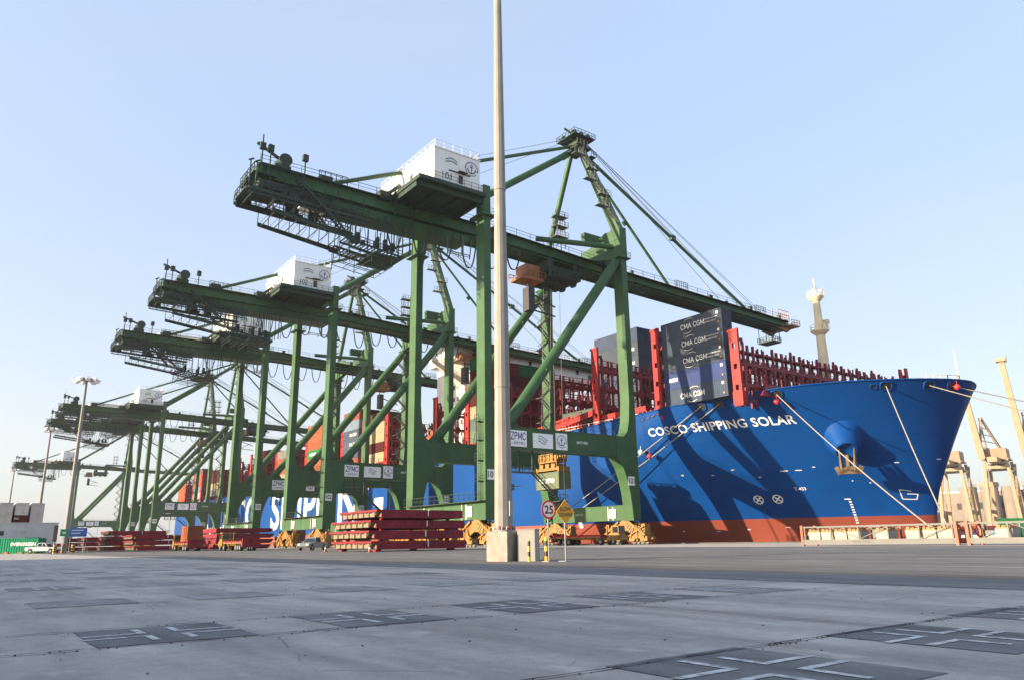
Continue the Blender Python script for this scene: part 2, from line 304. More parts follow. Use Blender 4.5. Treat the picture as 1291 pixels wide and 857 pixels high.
# ------------------------------------------------------------------ the setting
def ground_mat(name, base, tint2, crack=True, s=1.0, bump=0.25):
    m, t, b = new_mat(name)
    tc = t.nodes.new('ShaderNodeTexCoord')
    def noise(sc, det, mp=None, rough=0.6):
        n = t.nodes.new('ShaderNodeTexNoise'); n.inputs['Scale'].default_value = sc; n.inputs['Detail'].default_value = det; n.inputs['Roughness'].default_value = rough
        if mp:
            g = t.nodes.new('ShaderNodeMapping'); g.inputs['Scale'].default_value = mp; g.inputs['Rotation'].default_value = (0, 0, 0.2)
            t.links.new(tc.outputs['Object'], g.inputs[0]); t.links.new(g.outputs[0], n.inputs['Vector'])
        else: t.links.new(tc.outputs['Object'], n.inputs['Vector'])
        return n
    def rng(n, a, c, lo, hi):
        r = t.nodes.new('ShaderNodeMapRange'); r.inputs[1].default_value = a; r.inputs[2].default_value = c; r.inputs[3].default_value = lo; r.inputs[4].default_value = hi
        t.links.new(n.outputs['Fac'], r.inputs[0]); return r
    big = rng(noise(0.35 * s, 5, (1, 0.55, 1)), 0.35, 0.65, 0, 1)
    mx = t.nodes.new('ShaderNodeMix'); mx.data_type = 'RGBA'; mx.inputs[6].default_value = rgba(base); mx.inputs[7].default_value = rgba(tint2); t.links.new(big.outputs[0], mx.inputs[0])
    out = mx.outputs[2]
    for sc, det, mp, a, c, lo, hi in ((1.6 * s, 7, (1, 0.25, 1), 0.3, 0.7, 0.66, 1.16), (7 * s, 6, None, 0.3, 0.7, 0.86, 1.08), (60 * s, 4, None, 0.3, 0.75, 0.8, 1.12), (0.05 * s, 4, None, 0.3, 0.7, 0.85, 1.08)):
        r = rng(noise(sc, det, mp), a, c, lo, hi)
        m2 = t.nodes.new('ShaderNodeMix'); m2.data_type = 'RGBA'; m2.blend_type = 'MULTIPLY'; m2.inputs[0].default_value = 1
        t.links.new(out, m2.inputs[6]); t.links.new(r.outputs[0], m2.inputs[7]); out = m2.outputs[2]
    # oil and tyre stains
    st = rng(noise(0.8 * s, 3, (1.4, 0.22, 1)), 0.54, 0.70, 0, 0.65)
    m3 = t.nodes.new('ShaderNodeMix'); m3.data_type = 'RGBA'; t.links.new(st.outputs[0], m3.inputs[0]); t.links.new(out, m3.inputs[6])
    m3.inputs[7].default_value = rgba([c * 0.55 for c in base]); out = m3.outputs[2]
    if crack:
        nd = noise(1.2, 4); ad = t.nodes.new('ShaderNodeMix'); ad.data_type = 'VECTOR'; ad.inputs[0].default_value = 0.16
        t.links.new(tc.outputs['Object'], ad.inputs[4]); t.links.new(nd.outputs['Color'], ad.inputs[5])
        vo = t.nodes.new('ShaderNodeTexVoronoi'); vo.feature = 'DISTANCE_TO_EDGE'; vo.inputs['Scale'].default_value = 0.42; t.links.new(ad.outputs[1], vo.inputs['Vector'])
        lt = t.nodes.new('ShaderNodeMapRange'); lt.inputs[1].default_value = 0.0; lt.inputs[2].default_value = 0.0045; lt.inputs[3].default_value = 1; lt.inputs[4].default_value = 0; t.links.new(vo.outputs['Distance'], lt.inputs[0])
        mk = rng(noise(0.5, 2), 0.5, 0.58, 0, 0.75); mm_ = t.nodes.new('ShaderNodeMath'); mm_.operation = 'MULTIPLY'; t.links.new(lt.outputs[0], mm_.inputs[0]); t.links.new(mk.outputs[0], mm_.inputs[1])
        m4 = t.nodes.new('ShaderNodeMix'); m4.data_type = 'RGBA'; t.links.new(mm_.outputs[0], m4.inputs[0]); t.links.new(out, m4.inputs[6]); m4.inputs[7].default_value = (0.07, 0.065, 0.06, 1); out = m4.outputs[2]
        # tyre tracks: long thin bands running along the quay
        tk = rng(noise(0.9, 3, (1.0, 0.03, 1)), 0.56, 0.66, 0, 0.30)
        m5 = t.nodes.new('ShaderNodeMix'); m5.data_type = 'RGBA'; t.links.new(tk.outputs[0], m5.inputs[0]); t.links.new(out, m5.inputs[6]); m5.inputs[7].default_value = rgba([c * 0.5 for c in base]); out = m5.outputs[2]
        pl = rng(noise(2.6, 5, (1, 0.5, 1)), 0.60, 0.74, 0, 0.5)   # pale cement bloom
        m6 = t.nodes.new('ShaderNodeMix'); m6.data_type = 'RGBA'; t.links.new(pl.outputs[0], m6.inputs[0]); t.links.new(out, m6.inputs[6]); m6.inputs[7].default_value = rgba([min(.75, c * 1.25) for c in tint2]); out = m6.outputs[2]
    t.links.new(out, b.inputs['Base Color']); b.inputs['Roughness'].default_value = 0.82
    bp = t.nodes.new('ShaderNodeBump'); bp.inputs['Strength'].default_value = bump; bp.inputs['Distance'].default_value = 0.02
    nb = noise(35 * s, 8); t.links.new(nb.outputs['Fac'], bp.inputs['Height']); t.links.new(bp.outputs[0], b.inputs['Normal'])
    return m
GM = ground_mat('yard_concrete', (0.41, 0.378, 0.34), (0.53, 0.487, 0.43))
GD = ground_mat('dark_repair_asphalt', (0.145, 0.143, 0.145), (0.225, 0.218, 0.21), crack=False, s=1.6)
GR = ground_mat('road_asphalt', (0.16, 0.158, 0.16), (0.21, 0.205, 0.20))
GK = ground_mat('gutter_concrete', (0.070, 0.067, 0.062), (0.095, 0.090, 0.083), crack=False)
GL = ground_mat('worn_line_paint', (0.17, 0.168, 0.164), (0.30, 0.295, 0.28), crack=False, s=2.0)
def sheet(name, x0, x1, y0, y1, z, mat, nx=1, ny=1):
    mb = MB(); mb.add([(x0, y0, z), (x1, y0, z), (x1, y1, z), (x0, y1, z)], [(0, 1, 2, 3)])
    return tag(mb.build(name, mat), kind='structure')
g = MB(); g.box(-700, 97, -250, 950, -6, 0); tag(g.build('ground', GM), kind='structure')
def water_mat():
    m, t, b = new_mat('harbour_water'); b.inputs['Base Color'].default_value = (0.03, 0.07, 0.09, 1); b.inputs['Roughness'].default_value = 0.12
    tc = t.nodes.new('ShaderNodeTexCoord'); n = t.nodes.new('ShaderNodeTexNoise'); n.inputs['Scale'].default_value = 0.5; n.inputs['Detail'].default_value = 6
    t.links.new(tc.outputs['Object'], n.inputs['Vector']); bp = t.nodes.new('ShaderNodeBump'); bp.inputs['Strength'].default_value = 0.4
    t.links.new(n.outputs['Fac'], bp.inputs['Height']); t.links.new(bp.outputs[0], b.inputs['Normal']); return m
sheet('water', 97.05, 1400, -250, 950, -3.2, water_mat())
g = MB(); g.box(540, 1400, -200, 940, -6, 0.3); tag(g.build('far_shore', GM), kind='structure')
sheet('road', 12.2, 14.9, -40, 420, 0.004, GR)
sheet('gutter', 15.0, 15.9, -40, 420, 0.004, GK)
sheet('apron_lane', 15.95, 57, -120, 520, 0.004, ground_mat('apron_asphalt', (0.125, 0.122, 0.117), (0.18, 0.174, 0.163), crack=False, s=0.5))
for x, wd in ((17.4, 0.2), (19.8, .5), (22.8, 0.35), (26.2, 0.7), (30.5, 0.5), (37, 0.6), (39.4, 0.6), (48, 0.9)):
    sheet('lane_line', x, x + wd, -60, 300, 0.008, GL)
for x in (61.9, 63.3, 94.0, 95.2): sheet('crane_rail', x, x + 0.12, -60, 700, 0.009, M['grey_steel'])
g = MB(); g.box(95.9, 96.98, -200, 700, -0.5, 0.16); tag(g.build('quay_edge', GK), kind='structure')
# dark landing pads with four white corner marks each
def jag(a, b, n, amp):
    return [a + (b - a) * i / n for i in range(n + 1)], [random.uniform(-amp, amp) for _ in range(n + 1)]
PADS = []
for k in range(-3, 14):
    for row, yc in enumerate((3.0, 7.75, 12.85, 18.0, 23.2, 28.5, 34)):
        xc = (1.72 if row else 1.9) + k * 2.05 + (0.25 if row == 0 else 0)
        if row == 0: xc = 6.35 + (k - 3) * 2.28
        if xc > 11.2: continue
        PADS.append((xc, yc, row))
GF = ground_mat('faded_repair_asphalt', (0.27, 0.26, 0.25), (0.37, 0.355, 0.335), crack=False, s=1.6)
pads, fpads, marks = MB(), MB(), MB()
for xc, yc, row in PADS:
    hx, hy = 0.62 + random.uniform(-.03, .03), 0.73 + random.uniform(-.04, .04)
    pts = []
    for i in range(9): pts.append((xc - hx + 2 * hx * i / 8, yc - hy + random.uniform(-.012, .012), 0.004))
    for i in range(1, 9): pts.append((xc + hx + random.uniform(-.01, .01), yc - hy + 2 * hy * i / 8, 0.004))
    for i in range(1, 9): pts.append((xc + hx - 2 * hx * i / 8, yc + hy + random.uniform(-.012, .012), 0.004))
    for i in range(1, 8): pts.append((xc - hx + random.uniform(-.01, .01), yc + hy - 2 * hy * i / 8, 0.004))
    (pads if row == 0 or (row == 1 and random.random() < .75) else fpads).add(pts, [list(range(len(pts)))])
    if row >= 2 and random.random() < .35: continue
    a, gx, gy, t = 0.068, 0.12, 0.10, 0.008
    for sx in (-1, 1):
        for sy in (-1, 1):
            x0, y0 = xc + sx * gx, yc + sy * gy; lx, ly = 0.52 + random.uniform(-.05, .03), 0.44 + random.uniform(-.05, .03)
            for (xa, xb, ya, yb) in ((x0, x0 + sx * lx, y0, y0 + sy * a), (x0, x0 + sx * a, y0 + sy * a, y0 + sy * ly)):
                marks.add([(xa, ya, t), (xb, ya, t), (xb, yb, t), (xa, yb, t)], [(0, 1, 2, 3)])
tag(pads.build('ground_landing_pads', GD), kind='structure'); tag(fpads.build('ground_faded_pads', GF), kind='structure')
def worn_paint():
    m, t, b = new_mat('worn_marking_paint'); tc = t.nodes.new('ShaderNodeTexCoord'); n = t.nodes.new('ShaderNodeTexNoise')
    n.inputs['Scale'].default_value = 9; n.inputs['Detail'].default_value = 8; n.inputs['Roughness'].default_value = 0.7; t.links.new(tc.outputs['Object'], n.inputs['Vector'])
    r = t.nodes.new('ShaderNodeMapRange'); r.inputs[1].default_value = 0.38; r.inputs[2].default_value = 0.56; t.links.new(n.outputs['Fac'], r.inputs[0])
    mx = t.nodes.new('ShaderNodeMix'); mx.data_type = 'RGBA'; mx.inputs[6].default_value = (0.22, 0.22, 0.22, 1); mx.inputs[7].default_value = (0.62, 0.62, 0.60, 1)
    t.links.new(r.outputs[0], mx.inputs[0]); t.links.new(mx.outputs[2], b.inputs['Base Color']); b.inputs['Roughness'].default_value = 0.8; return m
tag(marks.build('ground_corner_markings', worn_paint()), kind='structure')
jm = MB()
def joint(p, q, wd):
    p, q = Vector(p), Vector(q); n = max(4, int((q - p).length / 0.15)); d = (q - p); a = Vector((-d.y, d.x, 0)).normalized()
    L, Rr = [], []
    for i in range(n + 1):
        c = p + d * i / n + a * random.uniform(-.008, .008); ww = wd * random.uniform(.4, 1.3)
        L.append(c - a * ww / 2); Rr.append(c + a * ww / 2)
    jm.add(L + Rr, [(i, i + 1, n + 2 + i, n + 1 + i) for i in range(n)])
for y in (3.62, 6.93, 8.48, 12.05, 16.9, 22): joint((-8, y + 0.05, 0.012), (12.1, y, 0.012), 0.028)
for x in (-0.3, 6.72, 12.1): joint((x, 0.5, 0.012), (x, 24, 0.012), 0.022)
tag(jm.build('expansion_joints', paint('joint_filler', (0.05, 0.048, 0.045), 0.9, 0.4, 4)), kind='structure')
db = MB()   # grit and small stones caught along the joints
for i in range(420):
    y = random.choice((3.62, 6.93, 8.48, 3.62)) + random.gauss(0, .05); x = random.uniform(-1, 11); s = random.uniform(.003, .011)
    db.lathe([(s * .6, 0), (s, s * .5), (s * .3, s)], (x, y, 0.0), 5, smooth=False)
for i in range(160):
    x, y = random.uniform(-2, 11), random.uniform(1.8, 16); s = random.uniform(.003, .012)
    db.lathe([(s * .6, 0), (s, s * .5), (s * .3, s)], (x, y, 0.0), 5, smooth=False)
tag(db.build('grit', paint('grit', (0.14, 0.12, 0.10), 0.9, 0.4, 40)), kind='stuff')

# ------------------------------------------------------------------ the ship
def interp(x, tab):
    if x <= tab[0][0]: return tab[0][1]
    for (a, b), (c, d) in zip(tab[:-1], tab[1:]):
        if x <= c: return b + (d - b) * (x - a) / (c - a)
    return tab[-1][1]
CX, HB = 129.65, 29.3
def Ys(z): return interp(z, [(-4, 61), (0, 60.6), (3.5, 60.3), (5.3, 60), (7.8, 59.3), (12.3, 57.4), (16.9, 55.4), (20.8, 53.6), (24.6, 51.8)])
def Yf(z): return interp(z, [(-4, 140), (0, 134), (8, 121), (16, 105), (24.6, 90)])
def Nn(z): return interp(z, [(0, 1.32), (8, 1.42), (16, 1.53), (24.6, 1.66)])
def ztop(Y): return interp(Y, [(52, 24.55), (64, 24.5), (70, 24.35), (78, 23.75), (88, 23.55), (92, 23.3), (97, 22.6), (110, 22.1), (460, 22.0)])
def half(Y, z):
    s = (Y - Ys(z)) / (Yf(z) - Ys(z))
    if s >= 1: return HB
    if s <= 0: return 0.0
    n = Nn(z); return HB * max(0.0, 1 - (1 - s) ** n) ** (1 / n)
def hull_pt(Y, z, out=0.0):
    X = CX - half(Y, z); e = 0.2
    dy = Vector((-(half(Y + e, z) - half(Y - e, z)), 2 * e, 0)); dz = Vector((-(half(Y, z + e) - half(Y, z - e)), 0, 2 * e))
    n = dy.cross(dz); n.normalize()
    if n.x > 0: n = -n
    return Vector((X, Y, z)) + n * out, n
ship = thing('container_ship', 'huge blue container ship with red waterline moored alongside the quay', 'ship', (CX, 250, 0))
def ship_part(mb, name, mats, parent=None):
    o = mb.build(name, mats); o.parent = parent or ship
    if not parent: o.matrix_parent_inverse = Matrix.Translation((-CX, -250, 0))
    return o
qs = [0, .002, .006, .013, .022, .035, .05, .07, .095, .125, .16, .2, .25, .3, .36, .42, .5, .58, .66, .75, .85, .95, 1.0]
zfr = [-4, -1, 1.5, 3.9, 5.5, 8, 10.5, 13, 15.5, 18, 20.3, 22.2]
hm = MB(); grid = {}
rows = []
for iz in range(len(zfr) + 2):
    row = []
    for q in qs + [1.4, 2.2, 3.5, 5.5]:
        zt = 24.55
        if iz < len(zfr): z = zfr[iz]
        for _ in range(3):
            if iz >= len(zfr):
                Yg = Ys(zt) + (Yf(zt) - Ys(zt)) * q if q <= 1 else Yf(zt) + (450 - Yf(zt)) * (q - 1) / 4.5
                tp = max(ztop(Yg), 22.05); z = 22.2 + (tp - 22.2) * (0.5 if iz == len(zfr) else 1.0); zt = tp
        if iz == len(zfr) - 1: pass
        Y = Ys(z) + (Yf(z) - Ys(z)) * q if q <= 1 else Yf(z) + (450 - Yf(z)) * (q - 1) / 4.5
        if iz == len(zfr) - 1: z = min(z, ztop(Y) - 0.05) if q > 1 else z
        row.append((half(Y, z), Y, z))
    rows.append(row)
nq = len(rows[0])
for sg in (-1, 1):
    vs = [(CX + sg * b, Y, z) for row in rows for (b, Y, z) in row]
    for i in range(len(rows) - 1):
        fs = [(i * nq + j, i * nq + j + 1, (i + 1) * nq + j + 1, (i + 1) * nq + j) for j in range(nq - 1)]
        used = sorted({k for f in fs for k in f}); mp = {k: n for n, k in enumerate(used)}
        hm.add([vs[k] for k in used], [[mp[k] for k in f] for f in fs], 1 if rows[i + 1][3][2] <= 3.95 else 0, True)
top = rows[-1]   # decks and transom
for j in range(nq - 1):
    (b0, Y0, z0), (b1, Y1_, z1) = top[j], top[j + 1]; dz = -1.1
    b0 = max(half(Y0 + .5, z0 - 1.6) - .5, 0); b1 = max(half(Y1_ + .5, z1 - 1.6) - .5, 0); hm.add([(CX - b0, Y0 + .6, z0 + dz), (CX + b0, Y0 + .6, z0 + dz), (CX + b1, Y1_ + .6, z1 + dz), (CX - b1, Y1_ + .6, z1 + dz)], [(0, 1, 2, 3)], 2)
hm.add([(CX - HB, 450, -4), (CX + HB, 450, -4), (CX + HB, 450, 22), (CX - HB, 450, 22)], [(0, 1, 2, 3)], 0)
hull = ship_part(hm, 'hull', [M['hullblue'], M['hullred'], M['lashred']])
import bmesh
bm = bmesh.new(); bm.from_mesh(hull.data); bmesh.ops.remove_doubles(bm, verts=bm.verts, dist=0.002); bmesh.ops.recalc_face_normals(bm, faces=bm.faces); bm.to_mesh(hull.data); bm.free()
# a rolled gunwale along the bow
gw = MB()
for sg in (-1, 1): gw.path([(CX + sg * b, Y, z) for b, Y, z in top], 0.14, 6)
ship_part(gw, 'gunwale', M['hullblue'])
def conform(mb, vs, fs, fy, fz, out=0.06, mi=0):
    mb.add([hull_pt(fy(v), fz(v), out)[0] for v in vs], fs, mi)
def hull_text(mb, body, ystart, z0, height, yend, bold=0.03, mi=0):   # reads towards the bow (-Y), even spacing along the plating
    vs, fs = text_geo(body, 1, bold, 1.05)
    x0 = min(v.x for v in vs); x1 = max(v.x for v in vs); y0 = min(v.y for v in vs); y1 = max(v.y for v in vs)
    tab = [(0.0, ystart)]; pp = hull_pt(ystart, z0)[0]; n = 200
    for i in range(1, n + 1):
        Y = ystart + (yend - ystart) * i / n; c = hull_pt(Y, z0)[0]; tab.append((tab[-1][0] + (c - pp).length, Y)); pp = c
    conform(mb, vs, fs, lambda v: interp((v.x - x0) / (x1 - x0) * tab[-1][0], tab), lambda v: z0 + (v.y - y0) / (y1 - y0) * height, 0.07, mi)
nm = MB(); hull_text(nm, 'COSCO SHIPPING SOLAR', 95.2, 18.8, 1.42, 71.2, 0.016); ship_part(nm, 'bow_name', M['letter'])
bigt = MB(); hull_text(bigt, 'COSCO  SHIPPING', 388, 6.3, 14.2, 200, 0.02); ship_part(bigt, 'side_name', M['letter'])
# small marks on the bow: draught scale, thruster and bulb symbols, tug marks
sm = MB()
def hull_ring(Y, z, r, t, n=24):
    for i in range(n):
        a0, a1 = 2 * math.pi * i / n, 2 * math.pi * (i + 1) / n
        q = [(rr * math.cos(a), rr * math.sin(a)) for rr, a in ((r, a0), (r, a1), (r - t, a1), (r - t, a0))]
        sm.add([hull_pt(Y + u, z + v, 0.07)[0] for u, v in q], [(0, 1, 2, 3)])
def hull_bar(Y0, z0, Y1_, z1, t):
    d = Vector((Y1_ - Y0, z1 - z0)); n_ = Vector((-d.y, d.x)).normalized() * t / 2
    k = max(1, int(d.length / .5))
    for i in range(k):
        a = Vector((Y0, z0)) + d * i / k; b = Vector((Y0, z0)) + d * (i + 1) / k
        sm.add([hull_pt(p.x, p.y, 0.07)[0] for p in (a + n_, b + n_, b - n_, a - n_)], [(0, 1, 2, 3)])
for Y, z in ((81.8, 7.1), (78.95, 7.1)):      # thruster symbols
    hull_ring(Y, z, 0.75, 0.16)
    for a in range(4):
        c, s_ = math.cos(a * math.pi / 4) * .68, math.sin(a * math.pi / 4) * .68
        if a % 2: hull_bar(Y - c, z - s_, Y + c, z + s_, 0.22)
hull_bar(63.1, 8.0, 61.9, 7.7, .12); hull_bar(63.1, 8.0, 63.1, 6.5, .12); hull_bar(63.1, 6.5, 61.6, 6.4, .12); hull_bar(61.6, 6.4, 61.3, 7.2, .12); hull_bar(61.3, 7.2, 62.4, 7.3, .12)   # bulb symbol
for i in range(10): hull_bar(69.55, 2.9 + i * 0.42, 69.2, 2.95 + i * 0.42, .2)
hull_bar(70.0, 6.75, 69.3, 6.75, .14)
for Y, z, l in ((76.2, 11.6, 1.1), (74.2, 11.6, .9), (62, 12.2, .5), (57.8, 12.6, .35), (80, 10.8, .4), (72, 12, .4), (83.5, 12.2, .5), (66, 9.2, .2), (68, 9.6, .2), (87, 11.5, .4), (92, 11.8, .4), (85, 2.2, .5), (90, 2.0, .6), (96, 2.1, .4), (79, 2.4, .7)): hull_bar(Y + l / 2, z, Y - l / 2, z, .13)
hull_text(sm, 'T-433', 76.0, 8.4, .5, 74.4, 0.02)
def hull_disc(mb, Y, z, r, n=16, out=.06):
    mb.add([hull_pt(Y, z, out)[0]] + [hull_pt(Y + r * math.cos(2 * math.pi * i / n), z + r * math.sin(2 * math.pi * i / n), out)[0] for i in range(n)], [(0, 1 + i, 1 + (i + 1) % n) for i in range(n)])
hull_disc(sm, 116.5, 3.6, .5); hull_ring(116.5, 4.6, .6, .18)
ship_part(sm, 'hull_marks', M['letter'])
# fairleads in the bulwark: dark openings with a rim
def fairlead(Y, z, wy, hz, name='fairlead'):
    mb = MB(); c, n = hull_pt(Y, z); t = (hull_pt(Y - .3, z)[0] - c).normalized(); u = n.cross(t).normalized()
    if u.z < 0: u = -u
    N = 20; ring = []
    for k in range(N):
        a = 2 * math.pi * k / N; cx, cz = math.cos(a), math.sin(a)
        sx = (abs(cx) ** .5) * (1 if cx > 0 else -1) * wy; sz = (abs(cz) ** .5) * (1 if cz > 0 else -1) * hz
        ring.append((sx, sz))
    P = lambda s, k, o: c + t * ring[k][0] * s + u * ring[k][1] * s + n * o
    vs = [P(1.22, k, -.1) for k in range(N)] + [P(1.12, k, .16) for k in range(N)] + [P(.95, k, .16) for k in range(N)] + [P(.9, k, .03) for k in range(N)]
    fs = [(r * N + k, r * N + (k + 1) % N, (r + 1) * N + (k + 1) % N, (r + 1) * N + k) for r in range(3) for k in range(N)]
    mb.add(vs, fs, 0, True); mb.add([P(.92, k, .04) for k in range(N)], [list(range(N))], 1)
    o = ship_part(mb, name, [M['hullblue'], M['black']]); return c, n
FL = {}
for i, (Y, z) in enumerate(((83.85, 22.75), (80.7, 22.8), (71.9, 23.4), (58.9, 23.6), (54.85, 23.6), (53.1, 23.6))): FL[i] = fairlead(Y, z, .85, .68)
for Y, z in ((74, 23.4), (60.2, 23.6), (52.35, 23.4)): fairlead(Y, z, .5, .36)
for Y in (96.2, 94.8, 93.6, 92.3, 91): fairlead(Y, ztop(Y) - .75, .45, .16)
# anchor pocket and anchor
c, n = hull_pt(66.7, 15.7)
ax = (n + Vector((0, 0, -.35))).normalized()
ap = MB(); ap.lathe([(3.9, -1.4), (3.1, -.2), (2.55, .7), (2.25, 1.5), (2.0, 2.1), (1.65, 2.45), (1.5, 2.5), (1.4, 2.3), (.1, 2.2)], c, 28, axis=ax); ship_part(ap, 'anchor_pocket', M['hullblue'])
an = MB(); t = Vector((n.y, -n.x, 0)).normalized(); a0 = c + ax * 2.6 + Vector((0, 0, -.5)); dn = Vector((0, 0, -1))
fw = n.normalized()
an.bar(a0 + dn * 0, a0 + dn * 2.6, .5, .5)
for sg in (-1, 1):
    an.bar(a0 + dn * 2.5 + t * sg * .95, a0 + t * sg * 1.15 + dn * -1.0, .95, .45, wd2=.22)
    an.bar(a0 + dn * 2.2 + t * sg * .1, a0 + dn * 2.8 + t * sg * 1.8, .8, .8)
    an.bar(a0 + dn * 2.6 + t * sg * 1.5 + fw * .1, a0 + dn * 1.9 + t * sg * 1.9, .5, .6)
an.bar(a0 + dn * 2.7 - t * 1.7, a0 + dn * 2.7 + t * 1.7, .8, .7)
ship_part(an, 'anchor', M['anchor'])
# foremast
mm = MB(); mm.path([(CX, 76.5, 22.5), (CX, 76.5, 45.5)], 1.2, 14, r2=.62)
mast = ship_part(mm, 'foremast', M['mast'])
for zp, rp in ((38.6, 1.7), (45.4, 1.5)):
    mp = MB(); mp.lathe([(.75, -.8), (rp, 0), (rp, .22), (.4, .22)], (CX, 76.5, zp), 14)
    for k in range(12):
        a = k * math.pi / 6; x0, y0 = CX + rp * math.cos(a), 76.5 + rp * math.sin(a); x1, y1 = CX + rp * math.cos(a + math.pi / 6), 76.5 + rp * math.sin(a + math.pi / 6)
        mp.bar((x0, y0, zp + .2), (x0, y0, zp + 1.2), .06)
        for h_ in (.7, 1.2): mp.bar((x0, y0, zp + h_), (x1, y1, zp + h_), .05)
    if zp < 40: mp.box(CX + 1.1, CX + 1.9, 75.4, 76.4, 40.3, 41.0); mp.tube((CX + 1.4, 75.9, 38.8), (CX + 1.4, 75.9, 40.4), .12); mp.box(CX - .3, CX + .3, 75.0, 75.5, 38.8, 40.0)
    else: mp.tube((CX, 76.5, 45.5), (CX, 76.5, 49.2), .14); mp.bar((CX - 1, 76.5, 47.4), (CX + 1, 76.5, 47.4), .12); mp.lathe([(.35, 0), (.35, .4), (.1, .6)], (CX + .7, 75.6, 46.4), 10); mp.bar((CX - .8, 76.2, 45.6), (CX - .8, 76.2, 47.2), .08)
    o = mp.build('mast_platform', M['mast']); o.parent = mast
# flag staff and rail at the stem, breakwater
fs_ = MB(); fs_.tube((CX, 53.4, 24), (CX, 53.4, 30.2), .08); fs_.rail([(CX - 5, 56.2, 24.4), (CX - 2, 54.2, 24.5), (CX, 53.3, 24.5), (CX + 4, 55, 24.5)], 1.3, .1, 1.0)
ship_part(fs_, 'bow_rail', M['mast'])
bw = MB(); bw.add([(103.2, 72.2, 22.9), (156, 72.2, 22.9), (156, 73.8, 25.6), (107, 73.8, 25.4), (103.2, 72.6, 22.9), (156, 72.6, 22.9), (156, 74.2, 25.6), (107, 74.2, 25.4)], [(0, 1, 2, 3), (4, 5, 6, 7), (2, 3, 7, 6), (0, 3, 7, 4), (1, 2, 6, 5)])
ship_part(bw, 'breakwater', M['lashred'])
# deck gear along the near edge
for k, (y0, y1, z0, z1, x0) in enumerate(((112, 124, 22, 23.6, 101), (126, 139, 22.6, 24.0, 101.2), (141, 155, 22, 24, 101), (157, 171, 22, 23.8, 101), (201, 215, 22, 24, 101), (217, 231, 22, 24, 101), (93, 108, 22, 23.4, 101))):
    dg_ = MB(); dg_.box(x0, x0 + 55, y0, y1, z0, z1)
    for j in range(int(y1 - y0)): dg_.box(x0 - .35, x0 - .02, y0 + j + .2, y0 + j + .5, z0 - .1, z1 + .2)
    ship_part(dg_, 'hatch_coaming', M['brightred'])
gwm = MB(); gwm.bar((101.2, 109.4, 25.4), (101.2, 129, 23.0), 1.0, 1.2); gwm.bar((101.6, 96, 24.2), (101.6, 108, 24.0), .8, 1.0); gwm.bar((101.4, 118, 25.4), (101.4, 130, 24.2), .5, .5); gwm.rail([(100.5, 113, 24.9), (100.5, 131, 23.1)], 1, .08, 1.5)
ship_part(gwm, 'gangway', M['brightred'])
dr = MB(); dr.rail([(100.6, 97.5, 22.2), (100.6, 170, 22.0)], 1.1, .07, 2.2); ship_part(dr, 'deck_rail', M['white'])

# lashing bridges
def lashing_mb(x0, x1, ztop_, tower=True, z0=21.5, towertop=38.4, tiers=(26.2, 30.0, 33.8)):
    mb = MB(); n = int(round((x1 - x0 - 1.2) / 2.7)); tiers = [z for z in tiers if z < ztop_]
    for i in range(n + 1):
        x = x0 + 1.6 + i * 2.7
        for y in (-.55, .55): mb.box(x - .2, x + .2, y - .16, y + .16, z0, ztop_ + 1.3 - (((i * 7 + int(y > 0) * 3) % 5) * .22))
        for dx in ((-.55, .55) if i % 3 else (.55,)): mb.box(x + dx - .1, x + dx + .1, -.1, .1, ztop_ - .4, ztop_ + .9)
        for z in tiers:     # corner gussets that round the openings
            for sg in (-1, 1):
                if (sg < 0 and i == 0): continue
                mb.prism([(x + sg * .2, z + .3), (x + sg * .95, z + .3), (x + sg * .2, z + 1.05)], -.62, -.5)
                mb.prism([(x + sg * .2, z - .3), (x + sg * .95, z - .3), (x + sg * .2, z - 1.05)], -.62, -.5)
    for z in tiers:
        mb.box(x0 + 1.2, x1, -.72, .72, z - .28, z + .28)
        mb.rail([(x0 + 1.2, -.7, z + .28), (x1, -.7, z + .28)], 1.05, .06, 2.7)
    rq = random.Random(int(x1 * 10 + ztop_))
    for i in range(n):
        x = x0 + 1.6 + i * 2.7; mb.box(x + 1.28, x + 1.42, -.68, -.54, z0, tiers[-1])
        for z in tiers:
            if rq.random() < .7: mb.bar((x + .3, -.66, z + .3), (x + rq.choice((1.2, 2.3)), -.66, z + rq.uniform(1.6, 3.0)), .07)
            if rq.random() < .35: zz_ = z + .28; mb.box(x + .5, x + .5 + rq.uniform(.3, 1.2), -.5, .2, zz_, zz_ + rq.uniform(.3, .9))
    for z in tiers: mb.box(x0 + 1.2, x1, -.7, -.6, z + 1.9, z + 2.02)
    mb.box(x0 + 1.2, x1, -.5, .5, ztop_ - .5, ztop_ - .15)
    for i in range(0, n, 3):
        x = x0 + 1.6 + i * 2.7; zz = [z0] + list(tiers)
        for a, b in zip(zz[:-1], zz[1:]): mb.bar((x, .45, a), (x + 2.7, .45, b), .16)
    if tower:
        for xa in (x0, ):
            for y0_, y1_ in ((-.85, -.36), (.36, .85)): mb.box(xa, xa + .5, y0_, y1_, z0, towertop, 1)
            z = z0
            while z < towertop:
                mb.box(xa + .02, xa + .48, -.37, .37, z, min(z + 2.6, towertop), 1); z += 3.5
            mb.box(xa - .12, xa + .0, -1.0, 1.0, towertop - .5, towertop - .1, 1)
            mb.box(xa - .1, xa + 1.0, -.95, .95, z0 + .3, z0 + 2.4, 1)
            mb.box(xa + 1.3, xa + 1.62, -.7, -.38, z0, towertop - 1.5); mb.box(xa + 1.3, xa + 1.62, .38, .7, z0, towertop - 1.5)
            for z in list(tiers) + [towertop - 1.8]: mb.box(xa + .5, xa + 1.3, -.7, .7, z - .2, z + .2)
    return mb
lb0 = ship_part(lashing_mb(100.7, 157.5, 35.0), 'lashing_bridge', [M['lashred'], M['brightred']])
